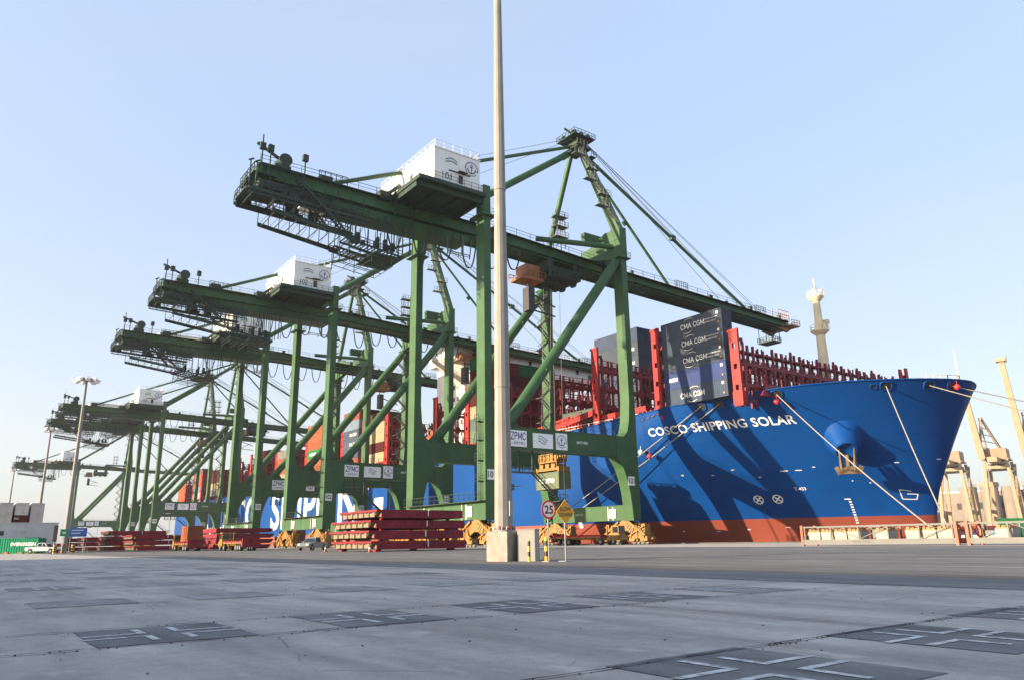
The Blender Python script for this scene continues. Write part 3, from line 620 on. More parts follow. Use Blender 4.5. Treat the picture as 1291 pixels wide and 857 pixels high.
LBY = [108.9, 124.2, 140.0, 156.3, 172.0, 200.0, 216.0, 231.8, 247.6, 263.2, 279.0, 294.6, 310.4, 326.2, 342, 372, 388, 404, 420, 436]
lb0.matrix_parent_inverse = Matrix.Translation((-CX, -250, 0)); lb0.location = (0, 92.3, 0)
for Y in LBY:
    o = lb0.copy(); COL.objects.link(o); o.location = (0, Y, 0)
fb = ship_part(lashing_mb(101.0, 157.5, 31.0, True, 21.5, 34.4, (25.0, 28.6)), 'lashing_bridge', [M['lashred'], M['brightred']])
fb.matrix_parent_inverse = Matrix.Translation((-CX, -250, 0)); fb.location = (0, 75.2, 0)
et = MB()
for y in (-.6, .6): et.box(156.5, 157.3, y - .2, y + .2, 22, 34.4)
et.box(156.5, 157.3, -.6, .6, 32.4, 33); et.box(155.4, 156, -.3, .3, 22, 33.4)
o = ship_part(et, 'lashing_tower', M['brightred']); o.matrix_parent_inverse = Matrix.Translation((-CX, -250, 0)); o.location = (0, 75.2, 0)
# deckhouse with bridge wings
dh = MB()
dh.box(112, 147, 174.5, 190, 21, 50); dh.box(108, 151, 174.6, 188, 50, 54); dh.box(118, 141, 176, 186, 54, 57)
house = ship_part(dh, 'deckhouse', M['white'])
wg = MB(); wg.prism([(100.6, 52.2), (157.6, 52.2), (157.6, 47.6), (153, 45.6), (147.2, 44.6), (111.8, 44.6), (111.8, 34), (109.5, 42.5), (100.6, 48.6)], 163.2, 174)
wing = ship_part(wg, 'bridge_wing', M['white'])
ww = MB()
for (x, z, w_) in ((143.5, 48.6, 1.0), (148.2, 47.6, 2.2), (151.4, 47.8, 1.6), (154.8, 48.9, .8), (134, 49, .9), (126, 49, .9)): ww.box(x, x + w_, 163.12, 163.22, z - .6, z + .8)
o = ship_part(ww, 'window', M['glass'], house)
for lv in range(7):
    ww = MB()
    for i in range(3): ww.box(111.93, 112.02, 176 + i * 2, 176.7 + i * 2, 26 + lv * 3.4, 27.2 + lv * 3.4)
    for i in range(12): ww.box(114 + i * 2.7, 114.9 + i * 2.7, 174.43, 174.52, 26 + lv * 3.4, 27.2 + lv * 3.4)
    ship_part(ww, 'window', M['glass'], house)
bx = MB()
for z, r in ((52.2, .1), (56, .1)): bx.rail([(101, 163.3, z), (157, 163.3, z), (157, 173, z)] if z < 53 else [(108, 175, 54), (151, 175, 54)], 1.1, .07, 2.5)
bx.tube((129.6, 183, 59.5), (129.6, 183, 70), .5); bx.bar((125, 183, 66), (134, 183, 66), .4); bx.lathe([(1, 0), (1.3, 1), (1, 2), (.2, 2.4)], (122, 181, 59.5), 12)
ship_part(bx, 'radar_mast', M['white'], house)
fn = MB(); fn.box(118, 142, 346, 358, 21, 33); fn.box(122, 138, 347, 356, 33, 37); ship_part(fn, 'funnel', M['white'])
lbm = MB(); lbm.lathe([(.2, -4.2), (1.1, -3.6), (1.6, -2), (1.7, 0), (1.6, 2), (1.1, 3.6), (.2, 4.2)], (102.6, 175.5, 27.4), 14, axis=(0, 1, 0)); lbm.box(102, 103.2, 173, 176.5, 28.5, 29.8)
ship_part(lbm, 'lifeboat', M['lifeboat'])
dv = MB()
for y in (172.8, 178.2): dv.bar((103.5, y, 22), (104.5, y, 30), .4); dv.bar((104.5, y, 30), (101.8, y, 31), .35); dv.bar((102.2, y, 31), (102.4, y, 28.6), .08)
ship_part(dv, 'davit', M['white'])
for ch in list(house.children): pass

# ------------------------------------------------------------------ shipping containers
def container_mb(Wd, L, H, period=0.42, doors=True):
    """base centred at the origin, long side along Y; corrugated sides, framed ends, lock rods on the -Y end"""
    mb = MB(); hx, hy = Wd / 2, L / 2; e = .12; dep = .045
    n = int((L - 2 * e) / period)
    for sx in (-1, 1):
        pts = []
        for i in range(n):
            y0 = -hy + e + (L - 2 * e) * i / n; p = (L - 2 * e) / n
            pts += [(y0, 0), (y0 + p * .32, 0), (y0 + p * .5, dep), (y0 + p * .82, dep)]
        pts.append((hy - e, 0))
        vs = [(sx * (hx - .03 - d), y, z) for y, d in pts for z in (.17, H - .11)]
        mb.add(vs, [(2 * i, 2 * i + 1, 2 * i + 3, 2 * i + 2) for i in range(len(pts) - 1)])
        mb.box(sx * hx - .06 * (sx > 0), sx * hx + .06 * (sx < 0), -hy + e, hy - e, 0, .17); mb.box(sx * hx - .06 * (sx > 0), sx * hx + .06 * (sx < 0), -hy + e, hy - e, H - .11, H)
        for sy in (-1, 1):
            x0, x1 = sorted((sx * hx, sx * (hx - .16))); y0, y1 = sorted((sy * hy, sy * (hy - e)))
            mb.box(x0, x1, y0, y1, 0, H)
    mb.box(-hx + .06, hx - .06, -hy + e, hy - e, H - .07, H - .03); mb.box(-hx + .06, hx - .06, -hy + e, hy - e, .05, .1)
    for sy in (-1, 1):
        y0, y1 = sorted((sy * (hy - .02), sy * (hy - e)))
        mb.box(-hx + .16, hx - .16, y0, y1, 0, .16); mb.box(-hx + .16, hx - .16, y0, y1, H - .12, H)
        yy = sy * (hy - .07)
        mb.box(-hx + .16, hx - .16, min(yy, yy - sy * .03), max(yy, yy - sy * .03), .16, H - .12)
        if doors and sy < 0:
            for fx in (-.62, -.22, .22, .62): mb.box(fx * hx - .022, fx * hx + .022, -hy + .0, -hy + .05, .1, H - .1)
            mb.box(-.012, .012, -hy + .03, -hy + .06, .16, H - .12)
    return mb
CM = {}
def container_mesh(Wd, L, H, period=0.42):
    k = (Wd, L, H)
    if k not in CM:
        o = container_mb(Wd, L, H, period).build('shipping_container', M['cont']); CM[k] = o.data; bpy.data.objects.remove(o)
    return CM[k]
CC = {'navy': (0.105, 0.145, 0.23), 'dark navy': (0.130, 0.165, 0.225), 'slate blue': (0.085, 0.13, 0.34), 'terracotta': (0.50, 0.155, 0.075), 'maroon': (0.13, 0.022, 0.024), 'dark red': (0.20, 0.03, 0.03),
      'green': (0.02, 0.19, 0.07), 'bright green': (0.04, 0.30, 0.09), 'pale green': (0.24, 0.36, 0.26), 'grey green': (0.16, 0.22, 0.19), 'cream': (0.58, 0.50, 0.33), 'blue': (0.02, 0.10, 0.38), 'pale blue': (0.30, 0.42, 0.55), 'grey': (0.30, 0.30, 0.29),
      'light grey': (0.95, 0.93, 0.90), 'brown': (0.16, 0.07, 0.045), 'teal': (0.02, 0.20, 0.17), 'teal green': (0.02, 0.22, 0.12), 'white': (0.7, 0.7, 0.68), 'orange brown': (0.38, 0.13, 0.07)}
def container(color, x, y, z, label, group, Wd=2.62, L=13.6, H=3.0, rz=0, name='shipping_container', jit=True):
    o = bpy.data.objects.new(name, container_mesh(Wd, L, H)); COL.objects.link(o); o.location = (x, y, z); o.rotation_euler = (0, 0, rz)
    c = CC[color]; k = (random.uniform(.88, 1.1) if jit else 1) * .5
    o.color = (c[0] * k, c[1] * k, c[2] * k, 1)
    return tag(o, label, 'container', group)
def side_text(parent, body, y0, z0, height, length, x=-1.34, mat='letter', name='lettering', extra=None, bold=0.03):
    mb = MB(); (stroke_text(mb, body, (x - .003, y0, z0), (0, -1, 0), (0, 0, 1), height, length) if body == 'CMA CGM' else text_on(mb, body, (x, y0, z0), (0, -1, 0), (0, 0, 1), height, length, bold, align='LEFT'))
    if extra: extra(mb)
    o = mb.build(name, M[mat]); o.parent = parent; return o
ROWX = lambda r: 102.05 + 2.72 * r
GROUPS = 'containers stacked on the ship'
# the five-high stack by the bow, with the carrier's lettering
def swoosh(mb):
    for a0, a1, r, c, tk in ((R(35), R(150), 1.25, (-.2, 1.75), .1), (R(215), R(330), 1.25, (-.75, 1.15), .1)):
        n = 12
        for i in range(n):
            q = []
            for a, rr in ((a0 + (a1 - a0) * i / n, r), (a0 + (a1 - a0) * (i + 1) / n, r), (a0 + (a1 - a0) * (i + 1) / n, r - tk * math.sin(math.pi * (i + 1) / n)), (a0 + (a1 - a0) * i / n, r - tk * math.sin(math.pi * i / n))):
                q.append((-1.34, -(c[0] + rr * math.cos(a) * 1.15), c[1] + rr * math.sin(a) * .82))
            mb.add(q, [(0, 1, 2, 3)])
BOW = ['navy', 'slate blue', 'dark navy', 'dark navy', 'dark navy']
for t_, c in enumerate(BOW):
    z = 23.45 + t_ * 3.03
    nm_ = 4 - t_
    lab = {0: 'dark blue corrugated container at the bottom of the bow stack behind the bulwark', 1: 'lighter slate blue container with small white label, second up in the bow stack',
           2: 'dark blue container in the middle of the five-high bow stack', 3: 'dark blue container second from the top of the bow stack', 4: 'topmost dark blue container of the bow stack, touching the boom outline'}[t_]
    o = container(c, ROWX(0), 83.75, z, lab, 'five stacked containers near the bow', L=13.7, jit=False)
    if t_ != 1: side_text(o, 'CMA CGM', 2.1 if t_ else 3.2, 1.0, .85, 5.2, extra=swoosh, bold=.022)
    else:
        lb = MB(); lb.box(-1.345, -1.32, 3.7, 5.6, 1.25, 1.85); b_ = lb.build('label_plate', M['letter']); b_.parent = o
    if t_ in (2, 3, 4):
        mb = MB()
        text_on(mb, 'www.cma-cgm.com', (-1.34, -3.1, 1.5), (0, -1, 0), (0, 0, 1), .28, 2.9, align='LEFT'); text_on(mb, 'SHIPPING GROUP', (-1.34, -3.1, 1.02), (0, -1, 0), (0, 0, 1), .26, 2.6, align='LEFT')
        q_ = mb.build('small_print', M['letter']); q_.parent = o
    mb = MB(); mb.box(-1.345, -1.32, -6.2, -5.75, 2.1, 2.55); q_ = mb.build('number_label', M['letter']); q_.parent = o
    mb = MB(); mb.box(-1.345, -1.32, -6.2, -5.9, .5, .8); q_ = mb.build('warning_label', M['yellow']); q_.parent = o
# inboard block behind the second lashing tower
for r in range(5, 9):
    for t_ in range(7):
        if t_ < 3 and r > 5: continue
        c = ['navy', 'dark navy', 'dark navy', 'navy', 'dark navy', 'dark navy', 'navy'][t_]
        lab = f"{c} container {ORD[6 - t_]} in the {NTH[r - 5]} column, block behind the red towers"
        o = container(c, ROWX(r), 116.5, 24 + t_ * 3.03, lab, GROUPS)
        if r == 5 and t_ in (4, 5): side_text(o, 'CMA CGM', -1.5, 1.0, .7, 4.2, bold=.02)
def block(y0, rows, cols, where, z0=24.0):
    """rows: list of lists, bottom to top, one list per row from the near ship side inwards"""
    for r, tiers in enumerate(cols):
        if tiers is None: continue
        k = len(tiers)
        for t_, c in enumerate(tiers):
            if c is None: continue
            col = '' if len([q for q in cols if q]) == 1 else (f'{NTH[r]} column, ' if r < 12 else '')
            yield container(c, ROWX(r + rows), y0 + 7.85, z0 + t_ * 3.03, f"{c} container {ORD[k - 1 - t_]}, {col}{where}", GROUPS), r, t_
# ahead of the bridge: one stack at the side, then dark ends behind the lashing bridge
for o, r, t_ in block(140.2, 0, [['pale green', 'grey green', 'cream', 'maroon', 'dark red', 'maroon', 'green'], ['maroon', 'dark red', 'brown', 'maroon', 'maroon', 'dark red'], ['maroon', 'maroon', 'dark red', 'brown', 'dark red', 'green'],
        ['dark red', 'maroon', 'maroon', 'dark red', 'maroon', 'green'], ['maroon', 'dark red', 'brown', 'maroon', 'dark red', 'maroon'], ['brown', 'maroon', 'dark red', 'dark red', 'maroon', 'maroon'], ['maroon', 'dark red', 'maroon', 'brown', 'dark red']], 'ahead of the white bridge'): pass
for o, r, t_ in block(108.9, 0, [None, ['grey green'], ['pale green']], 'low beside the second red tower'): pass
for o, r, t_ in block(200.4, 0, [['cream', 'maroon', 'cream', 'cream', 'brown'], ['cream', 'maroon', 'brown', 'maroon', 'brown'], ['maroon', 'brown', 'maroon', 'brown', 'maroon']], 'stacked just aft of the white bridge'): pass
for o, r, t_ in block(216.3, 0, [['terracotta', 'navy', 'navy', 'navy', 'pale blue', 'terracotta'], ['maroon', 'dark red', 'maroon', 'dark red', 'blue', 'maroon'], ['maroon', 'maroon', 'dark red', 'maroon', 'maroon', 'maroon'], ['dark red', 'maroon', 'maroon', 'maroon', 'dark red', 'maroon'], ['maroon', 'maroon', 'dark red', 'maroon', 'maroon', 'maroon']], 'block with blue and terracotta sides'):
    if r == 0 and t_ in (1, 2, 3): side_text(o, 'CMA CGM', 1.8, 1.0, .9, 5)
for o, r, t_ in block(247.9, 0, [['terracotta', 'terracotta', 'bright green', 'terracotta', 'terracotta', 'terracotta'], ['maroon', 'dark red', 'maroon', 'maroon', 'dark red'], ['dark red', 'maroon', 'dark red', 'maroon', 'maroon']], 'terracotta block with bright green box'):
    if r == 0 and t_ == 2: side_text(o, 'EVERGREEN', 3.6, 1.0, .95, 7.5)
for o, r, t_ in block(279.3, 0, [['cream', 'terracotta', 'terracotta', 'grey'], ['maroon', 'dark red', 'maroon', 'brown'], ['maroon', 'dark red', 'maroon', 'maroon']], 'block topped by a grey box'): pass
for o, r, t_ in block(310.7, 0, [None, ['maroon', 'dark red', 'maroon', 'dark red', 'maroon'], ['dark red', 'green', 'green', 'green', 'blue'], ['maroon', 'dark red', 'maroon', 'maroon', 'maroon'], ['maroon', 'maroon', 'dark red', 'maroon', 'maroon']], 'block with green and blue ends'): pass
for o, r, t_ in block(372.3, 0, [['grey', 'cream', 'dark red', 'maroon'], ['maroon', 'dark red', 'maroon', 'maroon']], 'dark far stern block'): pass
for o, r, t_ in block(404.3, 0, [['white', 'pale blue', 'terracotta', 'terracotta', 'grey green'], ['dark red', 'maroon', 'dark red', 'maroon', 'grey green']], 'far stern block with grey green top'): pass
for o, r, t_ in block(436.3, 0, [['terracotta', 'terracotta', 'terracotta'], ['dark red', 'maroon', 'dark red']], 'at the very stern of the ship'): pass

# ------------------------------------------------------------------ green ship-to-shore cranes
def build_crane():
    root = thing('gantry_crane', 'crane', 'crane', (XL, 0, 0), 0, 'green gantry cranes along the quay')
    G = M['green']; GW = 31.7
    def part(mb, name, mats, parent=None): return mb.build(name, mats, parent or root)
    ZP0, ZP1, ZT = 14.3, 17.7, 56.8
    hp = [(0, 3.85), (1.75, 3.85), (1.95, 6.4), (2.25, 8.6), (2.75, 10.6), (3.5, 12.5), (4.8, 14.3), (4.95, 14.5), (4.95, 17.65), (3.2, 17.72), (2.2, 18.6), (1.65, 20.5), (1.32, 24), (1.3, ZT), (0, ZT)]
    legs = {}
    for side in ('l', 'w'):
        for y in (0, W):
            mb = MB(); pl = hp if side == 'l' else [(GW - a, b) for a, b in hp][::-1]
            mb.prism(pl, y, y + 2.2)
            if side == 'w': mb.prism([(GW - 1.5, 51), (GW + .2, 51), (GW + .2, ZT), (GW - 1.5, ZT)], y - .12, y + 2.32)
            for z in (9.4, 24, 32, 40, 48): mb.box((-.02 if side == 'l' else GW - 1.32), (1.32 if side == 'l' else GW + .02), y - .025, y + 2.225, z, z + .12)
            # flange collar and small platform high up
            zc = 51.4 if side == 'l' else 50.6
            x0 = -.5 if side == 'l' else GW - 2.0
            mb.box(x0 - .3, x0 + 2.6, y - .6, y + 2.8, zc, zc + .22)
            mb.rail([(x0 - .3, y - .6, zc + .2), (x0 + 2.6, y - .6, zc + .2), (x0 + 2.6, y + 2.8, zc + .2)], 1.0, .06, 1.2)
            legs[side, y] = part(mb, 'leg', [G])
    for y in (0, W):
        mb = MB(); mb.box(4.95, GW - 4.95, y + .08, y + 2.1, ZP0, ZP1); mb.box(3.2, GW - 3.2, y - .06, y + 2.26, ZP1, ZP1 + .1)
        for x in (9, 15.85, 22.7): mb.box(x - .06, x + .06, y + .05, y + 2.13, ZP0, ZP1)
        mb.box(13, 15, y - .1, y + .08, 13.9, 14.3)
        beam = part(mb, 'portal_beam', [G])
        rl = MB(); rl.rail([(3.4, y - .02, ZP1 + .1), (GW - 3.4, y - .02, ZP1 + .1)], 1.05, .05, 1.7); part(rl, 'handrail', [M['dkgreen']], beam)
        mb = MB(); mb.tube((4.2, y + 1.1, 17.3), (GW - 1.0, y + 1.1, 50.9), .88, 18)
        mb.prism([(3.0, 17.7), (7.2, 17.7), (5.6, 20.2)], y + 1.0, y + 1.2)
        for t_ in (.3, .55, .75): mb.box(4.2 + t_ * 26.5 - .05, 4.2 + t_ * 26.5 + .25, y - .0, y + .3, 17.3 + t_ * 33.6, 17.6 + t_ * 33.6)
        part(mb, 'diagonal_brace', [G])
        if y == 0:
            for (xa, xb, za, zb, kind) in ((4.4, 7.66, 14.75, 17.2, 'z'), (8.98, 13.0, 14.75, 17.05, 'w'), (13.6, 15.96, 14.7, 17.35, 'a')):
                pm = MB(); pm.box(xa, xb, -.12 if kind == 'z' else .02, .1, za, zb); pn = part(pm, 'sign_panel', [M['panel']], beam)
                pt = MB(); yy = -.14 if kind == 'z' else 0.0
                cx, cz, h = (xa + xb) / 2, (za + zb) / 2, zb - za
                if kind == 'z':
                    stroke_text(pt, 'ZPMC', (cx - 1.38, yy - .003, cz - .15), (1, 0, 0), (0, 0, 1), 1.05, 2.76, 1.0)
                    text_on(pt, '上海振华重工', (cx, yy, za + .28), (1, 0, 0), (0, 0, 1), .5, 2.75, .0)
                    pt.build('lettering', M['darkblue'], beam)
                elif kind == 'w':
                    for k in range(3):
                        pts = []
                        for i in range(15):
                            u = i / 14; pts.append((cx - .95 + u * 1.9 * (1 - .12 * k), yy, cz + .45 - k * .36 + .28 * math.sin(u * math.pi * 1.45 + .5 + .25 * k) * (1 - .15 * k)))
                        for a_, b_ in zip(pts[:-1], pts[1:]):
                            pt.add([(a_[0], yy, a_[2] - .07), (b_[0], yy, b_[2] - .07), (b_[0], yy, b_[2] + .07), (a_[0], yy, a_[2] + .07)], [(0, 1, 2, 3)])
                    pt.build('lettering', M['teal'], beam)
                else:
                    emblem(pt, (cx, yy, cz), (1, 0, 0), (0, 0, 1), 1.05); pt.build('lettering', M['darkblue'], beam)
            pt = MB(); text_on(pt, 'KPCT 0001', (19.2, .04, 15.9), (1, 0, 0), (0, 0, 1), .42, 2.4, .02); pt.build('small_lettering', M['panel'], beam)
    for side, x0, x1 in (('l', .04, 1.5), ('w', GW - 1.5, GW - .04)):
        mb = MB(); mb.box(x0, x1, 2.2, W, 3.95, 6.35); mb.box(x0 - .1, x1 + .1, 2.2, W, 6.35, 6.5)
        for y in (6, 12, 17, 18.0): mb.box(x0 - .04, x0, y - .05, y + .05, 3.95, 6.35)
        sb = part(mb, 'sill_beam', [G])
        st = MB()
        for y in (5.2, 6.4): st.box(x0 - .06, x0 - .045, y - .07, y + .07, 4.0, 6.3)
        st.box(x0 - .06, x0 - .045, 17.8, 17.94, 4, 6.3)
        part(st, 'white_stripe', [M['letter']], sb)
        if side == 'l':
            rl = MB(); rl.box(-1.1, .0, -.2, W + 1.0, 6.5, 6.6); rl.rail([(-1.1, -.2, 6.6), (-1.1, W + 1, 6.6)], 1.2, .06, 1.4); part(rl, 'walkway', [M['dkgreen']], sb)
        else:
            tx = MB(); text_on(tx, 'SAFETY FIRST', (x0 - .06, 14, 5.1), (0, -1, 0), (0, 0, 1), .25, 2.2); part(tx, 'small_lettering', [M['letter']], sb)
        # bogies
        for yc in (2.6, W - .4):
            bg_ = MB(); xm = GW - .75 if side == 'w' else .75
            for sx in (-.62, .62):
                for k in (-1, 1):
                    bg_.prism([(yc + k * .5, 3.9), (yc + k * 4.6, 2.4), (yc + k * 4.6, 1.5), (yc + k * 2.6, 1.2), (yc + k * .5, 2.2)], xm + sx - .1, xm + sx + .1, 'x', 1 if k < 0 else 0)
            bg_.box(xm - .7, xm + .7, yc - .6, yc + .6, 2.2, 3.94)
            for k in (-1, 1):
                ym = yc + k * 3.0
                for sx in (-.7, .7): bg_.prism([(ym - 2.0, .55), (ym - 2.0, 1.0), (ym - .5, 1.75), (ym + .5, 1.75), (ym + 2.0, 1.0), (ym + 2.0, .55), (ym + .9, .5), (ym + .5, .95), (ym - .5, .95), (ym - .9, .5)], xm + sx - .08, xm + sx + .08, 'x', 0)
                for j in (-1.5, -.5, .5, 1.5): bg_.box(xm - .5, xm + .5, ym + j - .22, ym + j + .22, .5, 1.3)
            for k in (-1, 1):
                for sx in (-.45, .45):
                    for j in (-1.6, 0, 1.6): bg_.bar((xm + sx * 1.9, yc + k * 3 + j, 1.0), (xm + sx * 1.9, yc + k * 3 + j * .4, 2.9), .2, .2)
                    bg_.bar((xm + sx * 2, yc + k * 1.2, 3.7), (xm + sx * 2, yc + k * 4.9, 1.5), .3, .3)
                    bg_.bar((xm + sx * 2, yc + k * 4.6, 2.9), (xm + sx * 2, yc + k * 1.0, 1.3), .16, .16)
                bg_.box(xm - .62, xm + .62, yc + k * 4.3 - .35, yc + k * 4.3 + .35, 1.2, 3.3); bg_.lathe([(.38, -.85), (.38, .85)], (xm, yc + k * 3, 1.55), 12, axis=(1, 0, 0))
                bg_.box(xm - .8, xm - .5, yc + k * 2.2 - .3, yc + k * 2.2 + .3, 1.9, 2.9)
            bg_.box(xm - .9, xm + .9, yc - 5.4, yc - 4.9, .6, 1.3); bg_.box(xm - .3, xm + .3, yc - 6, yc - 5.4, .75, 1.05)
            bp = part(bg_, 'bogie', [M['yellow'], M['hazard']])
            for k in (-1, 1):
                for j in (-1.5, -.5, .5, 1.5):
                    wh = MB(); wh.lathe([(.42, -.16), (.42, .16)], (xm, yc + k * 3 + j, .42), 14, axis=(1, 0, 0)); part(wh, 'wheel', [M['grey_steel']], bp)
    # girder and boom: one long box with rails, walkways, flange lines
    TOP = [(-33.6, 53.95), (6, 53.65), (33.6, 52.3), (34.2, 52.2), (93.5, 50.5)]; BOT = [(-33.6, 52.1), (8, 51.9), (33.6, 50.95), (34.2, 50.9), (93.5, 49.3)]
    zt = lambda x: interp(x, TOP); zb = lambda x: interp(x, BOT)
    def girder(x0, x1, tip=None, back=False):
        mb = MB(); xs = [x0] + [x for x in (6, 8) if x0 < x < x1] + [x1]
        mb.prism([(x, zb(x)) for x in xs] + [(x, zt(x)) for x in xs[::-1]], 8.5, 13.6)
        mb.prism([(x, zt(x)) for x in xs] + [(x, zt(x) + .1) for x in xs[::-1]], 8.25, 13.85)
        mb.prism([(x, zb(x) - .02) for x in xs] + [(x, zb(x) + .14) for x in xs[::-1]], 8.3, 13.8)
        for y in (8.9, 12.8): mb.prism([(x, zb(x) - .34) for x in xs] + [(x, zb(x) - .03) for x in xs[::-1]], y, y + .35)
        for k in range(int((x1 - x0) / 8)):
            x = x0 + 3 + k * 8; mb.box(x - .05, x + .05, 8.46, 13.64, zb(x) + .14, zt(x))
        if back: mb.box(-22, 3, 8.9, 13.3, 50.4, 51.93); mb.box(-24, -22, 9.4, 12.8, 51.0, 52.0)
        o = part(mb, 'boom' if tip else 'girder', [G])
        rl = MB(); n = int((x1 - x0) / 6)
        for k in range(n):
            xa, xb = x0 + (x1 - x0) * k / n, x0 + (x1 - x0) * (k + 1) / n
            for y in (7.6, 14.3): rl.rail([(xa, y, zt(xa) + .1), (xb, y, zt(xb) + .1)], 1.1, .06, 2.2)
            rl.bar((xa, 7.95, zt(xa) + .02), (xb, 7.95, zt(xb) + .02), .75, .08)
            if random.random() < .55: x = random.uniform(xa, xb); rl.box(x, x + random.uniform(.4, 1.2), 8.2, 8.9, zt(x) + .1, zt(x) + random.uniform(.5, 1.3))
        part(rl, 'walkway_rail', [M['dkgreen']], o)
        return o
    gd = girder(-33.6, 33.6, back=True); bm_ = girder(34.2, 93.5, tip=True)
    mb = MB(); mb.box(32, 36, 7.9, 14.2, 52.2, 53.6); mb.tube((34, 7.6, 52.8), (34, 14.5, 52.8), .6)
    for x in (56, 83): mb.box(x - 1.2, x + 1.2, 9.8, 12.2, zt(x) - .1, zt(x) + 1.1); mb.rail([(x - 2, 8, zt(x)), (x + 2, 8, zt(x))], 1.8, .09, .6)
    part(mb, 'boom_hinge', [M['dkgreen']])
    mb = MB(); mb.box(93.5, 96.8, 7, 15, 49.5, 49.75); mb.rail([(93.5, 7, 49.75), (96.8, 7, 49.75), (96.8, 15, 49.75)], 1.2, .1, .9); mb.box(93.6, 95.2, 9, 11, 49.7, 51.5); mb.box(95, 96.4, 12, 14, 49.7, 50.9); mb.prism([(90, 48.9), (94, 48.2), (97.4, 50.4), (94, 49.5)], 8.6, 9.2); mb.prism([(90, 48.9), (94, 48.2), (97.4, 50.4), (94, 49.5)], 12.8, 13.4)
    mb.rail([(89, 7.4, 50.8), (93, 7.4, 50.8)], 2.0, .09, .8); mb.bar((92, 11, 50.4), (92, 11, 54.4), .15); mb.bar((96.4, 14.6, 49.7), (96.4, 14.6, 52.8), .12)
    part(mb, 'boom_tip_platform', [M['orange']])
    mb = MB(); mb.box(87.8, 91.4, 9, 13, 45.3, 45.55); mb.rail([(87.8, 9, 45.5), (91.4, 9, 45.5), (91.4, 13, 45.5), (87.8, 13, 45.5), (87.8, 9, 45.5)], 1.1, .1, .7)
    for x in (88.3, 91.2):
        for y in (9.2, 12.8): mb.bar((x, y, 45.5), (x, y, 49.4), .13)
    mb.bar((88.3, 9.2, 46), (91.2, 9.2, 49.2), .1); mb.bar((41, 8.2, 50.6), (44, 8.2, 48.6), .14); mb.bar((46, 8.2, 50.5), (44, 8.2, 48.6), .14); mb.rail([(42.6, 8.2, 48.2), (45.6, 8.2, 48.2)], .8, .1, .8)
    part(mb, 'hanging_basket', [M['dkgreen']])
    # landside and waterside cross beams
    mb = MB(); mb.box(.05, 1.25, 2.2, W, 54.6, 56.7)
    for y in (8.7, 13.0): mb.box(.2, 1.1, y, y + .4, 53.6, 54.7)
    part(mb, 'landside_cross_beam', [G])
    mb = MB()
    for k in (0, 1):
        f = (lambda y: y) if k == 0 else (lambda y: W + 2.2 - y)
        mb.prism([(f(2.2), 51.3), (f(2.2), 56.7), (f(4), 56.9), (f(8.4), 55.2), (f(11), 55.0), (f(11), 52.4), (f(7.4), 52.4), (f(4.4), 51.6)], GW - 1.25, GW - .05, 'x')
    mb.box(GW - 4, GW + 1, 6.6, 7.8, 55.5, 57.4)
    part(mb, 'waterside_cross_beam', [G])
    for y, k in ((1.1, 1), (W + 1.1, -1)):
        mb = MB(); mb.tube((17.3, y + k * 7.4, 54.3), (GW - 1.2, y + k * .8, 53.4), .5, 12); part(mb, 'horizontal_strut', [G])
    # A-frame
    ap = Vector((30.4, 11, 79)); af = []
    mb = MB(); mb.bar((31.0, 1.1, 56.6), (30.4, 10.2, 78.5), 1.5, 1.7, wd2=1.05); near = part(mb, 'a_frame_leg', [G])
    mb = MB(); mb.path([(31.0, W + 1.1, 56.6), (30.4, 12.2, 78.2)], .62, 12, r2=.5); part(mb, 'a_frame_leg', [G])
    mb = MB()
    for k in range(6):
        t0 = .06 + k * .15; p0 = Vector((31.0, 1.1, 56.6)).lerp(Vector((30.4, 10.2, 78.5)), t0); p1 = Vector((31.0, 1.1, 56.6)).lerp(Vector((30.4, 10.2, 78.5)), t0 + .15)
        a_ = p0 + Vector((-2.2 if k % 2 else -.2, -1.0, 0)); b_ = p1 + Vector((-.2 if k % 2 else -2.2, -1.0, 0))
        mb.stair(a_, b_, .7, n=8)
        b2 = b_; mb.box(b2.x - 1.9, b2.x + .9, b2.y - .55, b2.y + .6, b2.z - .1, b2.z); mb.rail([(b2.x - 1.9, b2.y - .55, b2.z), (b2.x + .9, b2.y - .55, b2.z)], 1.0, .07, .7)
    part(mb, 'stairs', [M['grey_steel']], near)
    mb = MB(); mb.box(28.6, 32.4, 8.6, 13.4, 77.2, 77.5); mb.box(29.4, 31.6, 9.6, 12.4, 77.5, 79.6)
    mb.rail([(27.6, 8.2, 79.6), (33.2, 8.2, 79.6), (33.2, 13.8, 79.6), (27.6, 13.8, 79.6), (27.6, 8.2, 79.6)], 1.1, .08, .9); mb.box(27.6, 33.2, 8.2, 13.8, 79.5, 79.65)
    for x in (28.6, 30.4, 32.2): mb.lathe([(.75, -.2), (.75, .2)], (x, 9.4, 80.2), 14, axis=(0, 1, 0)); mb.lathe([(.75, -.2), (.75, .2)], (x, 12.6, 80.2), 14, axis=(0, 1, 0))
    mb.bar((27.4, 11, 81.6), (31, 11, 80.6), .3); mb.box(33, 34.4, 9.5, 12.5, 76.4, 76.6); mb.rail([(33, 9.4, 76.6), (34.4, 9.4, 76.6)], 1, .08, .7); mb.box(27.2, 28.6, 9, 13, 75.6, 75.8); mb.rail([(27.2, 9, 75.8), (28.6, 9, 75.8)], 1, .08, .7)
    part(mb, 'apex_platform', [M['dkgreen']])
    mb = MB(); mb.tube((30.2, 11, 77.6), (1.0, 11, 56.2), .66, 14); part(mb, 'back_stay', [G])
    mb = MB(); mb.tube((30, 11, 78.4), (-24, 11, 54.2), .34, 10); part(mb, 'back_tie', [G])
    mb = MB()
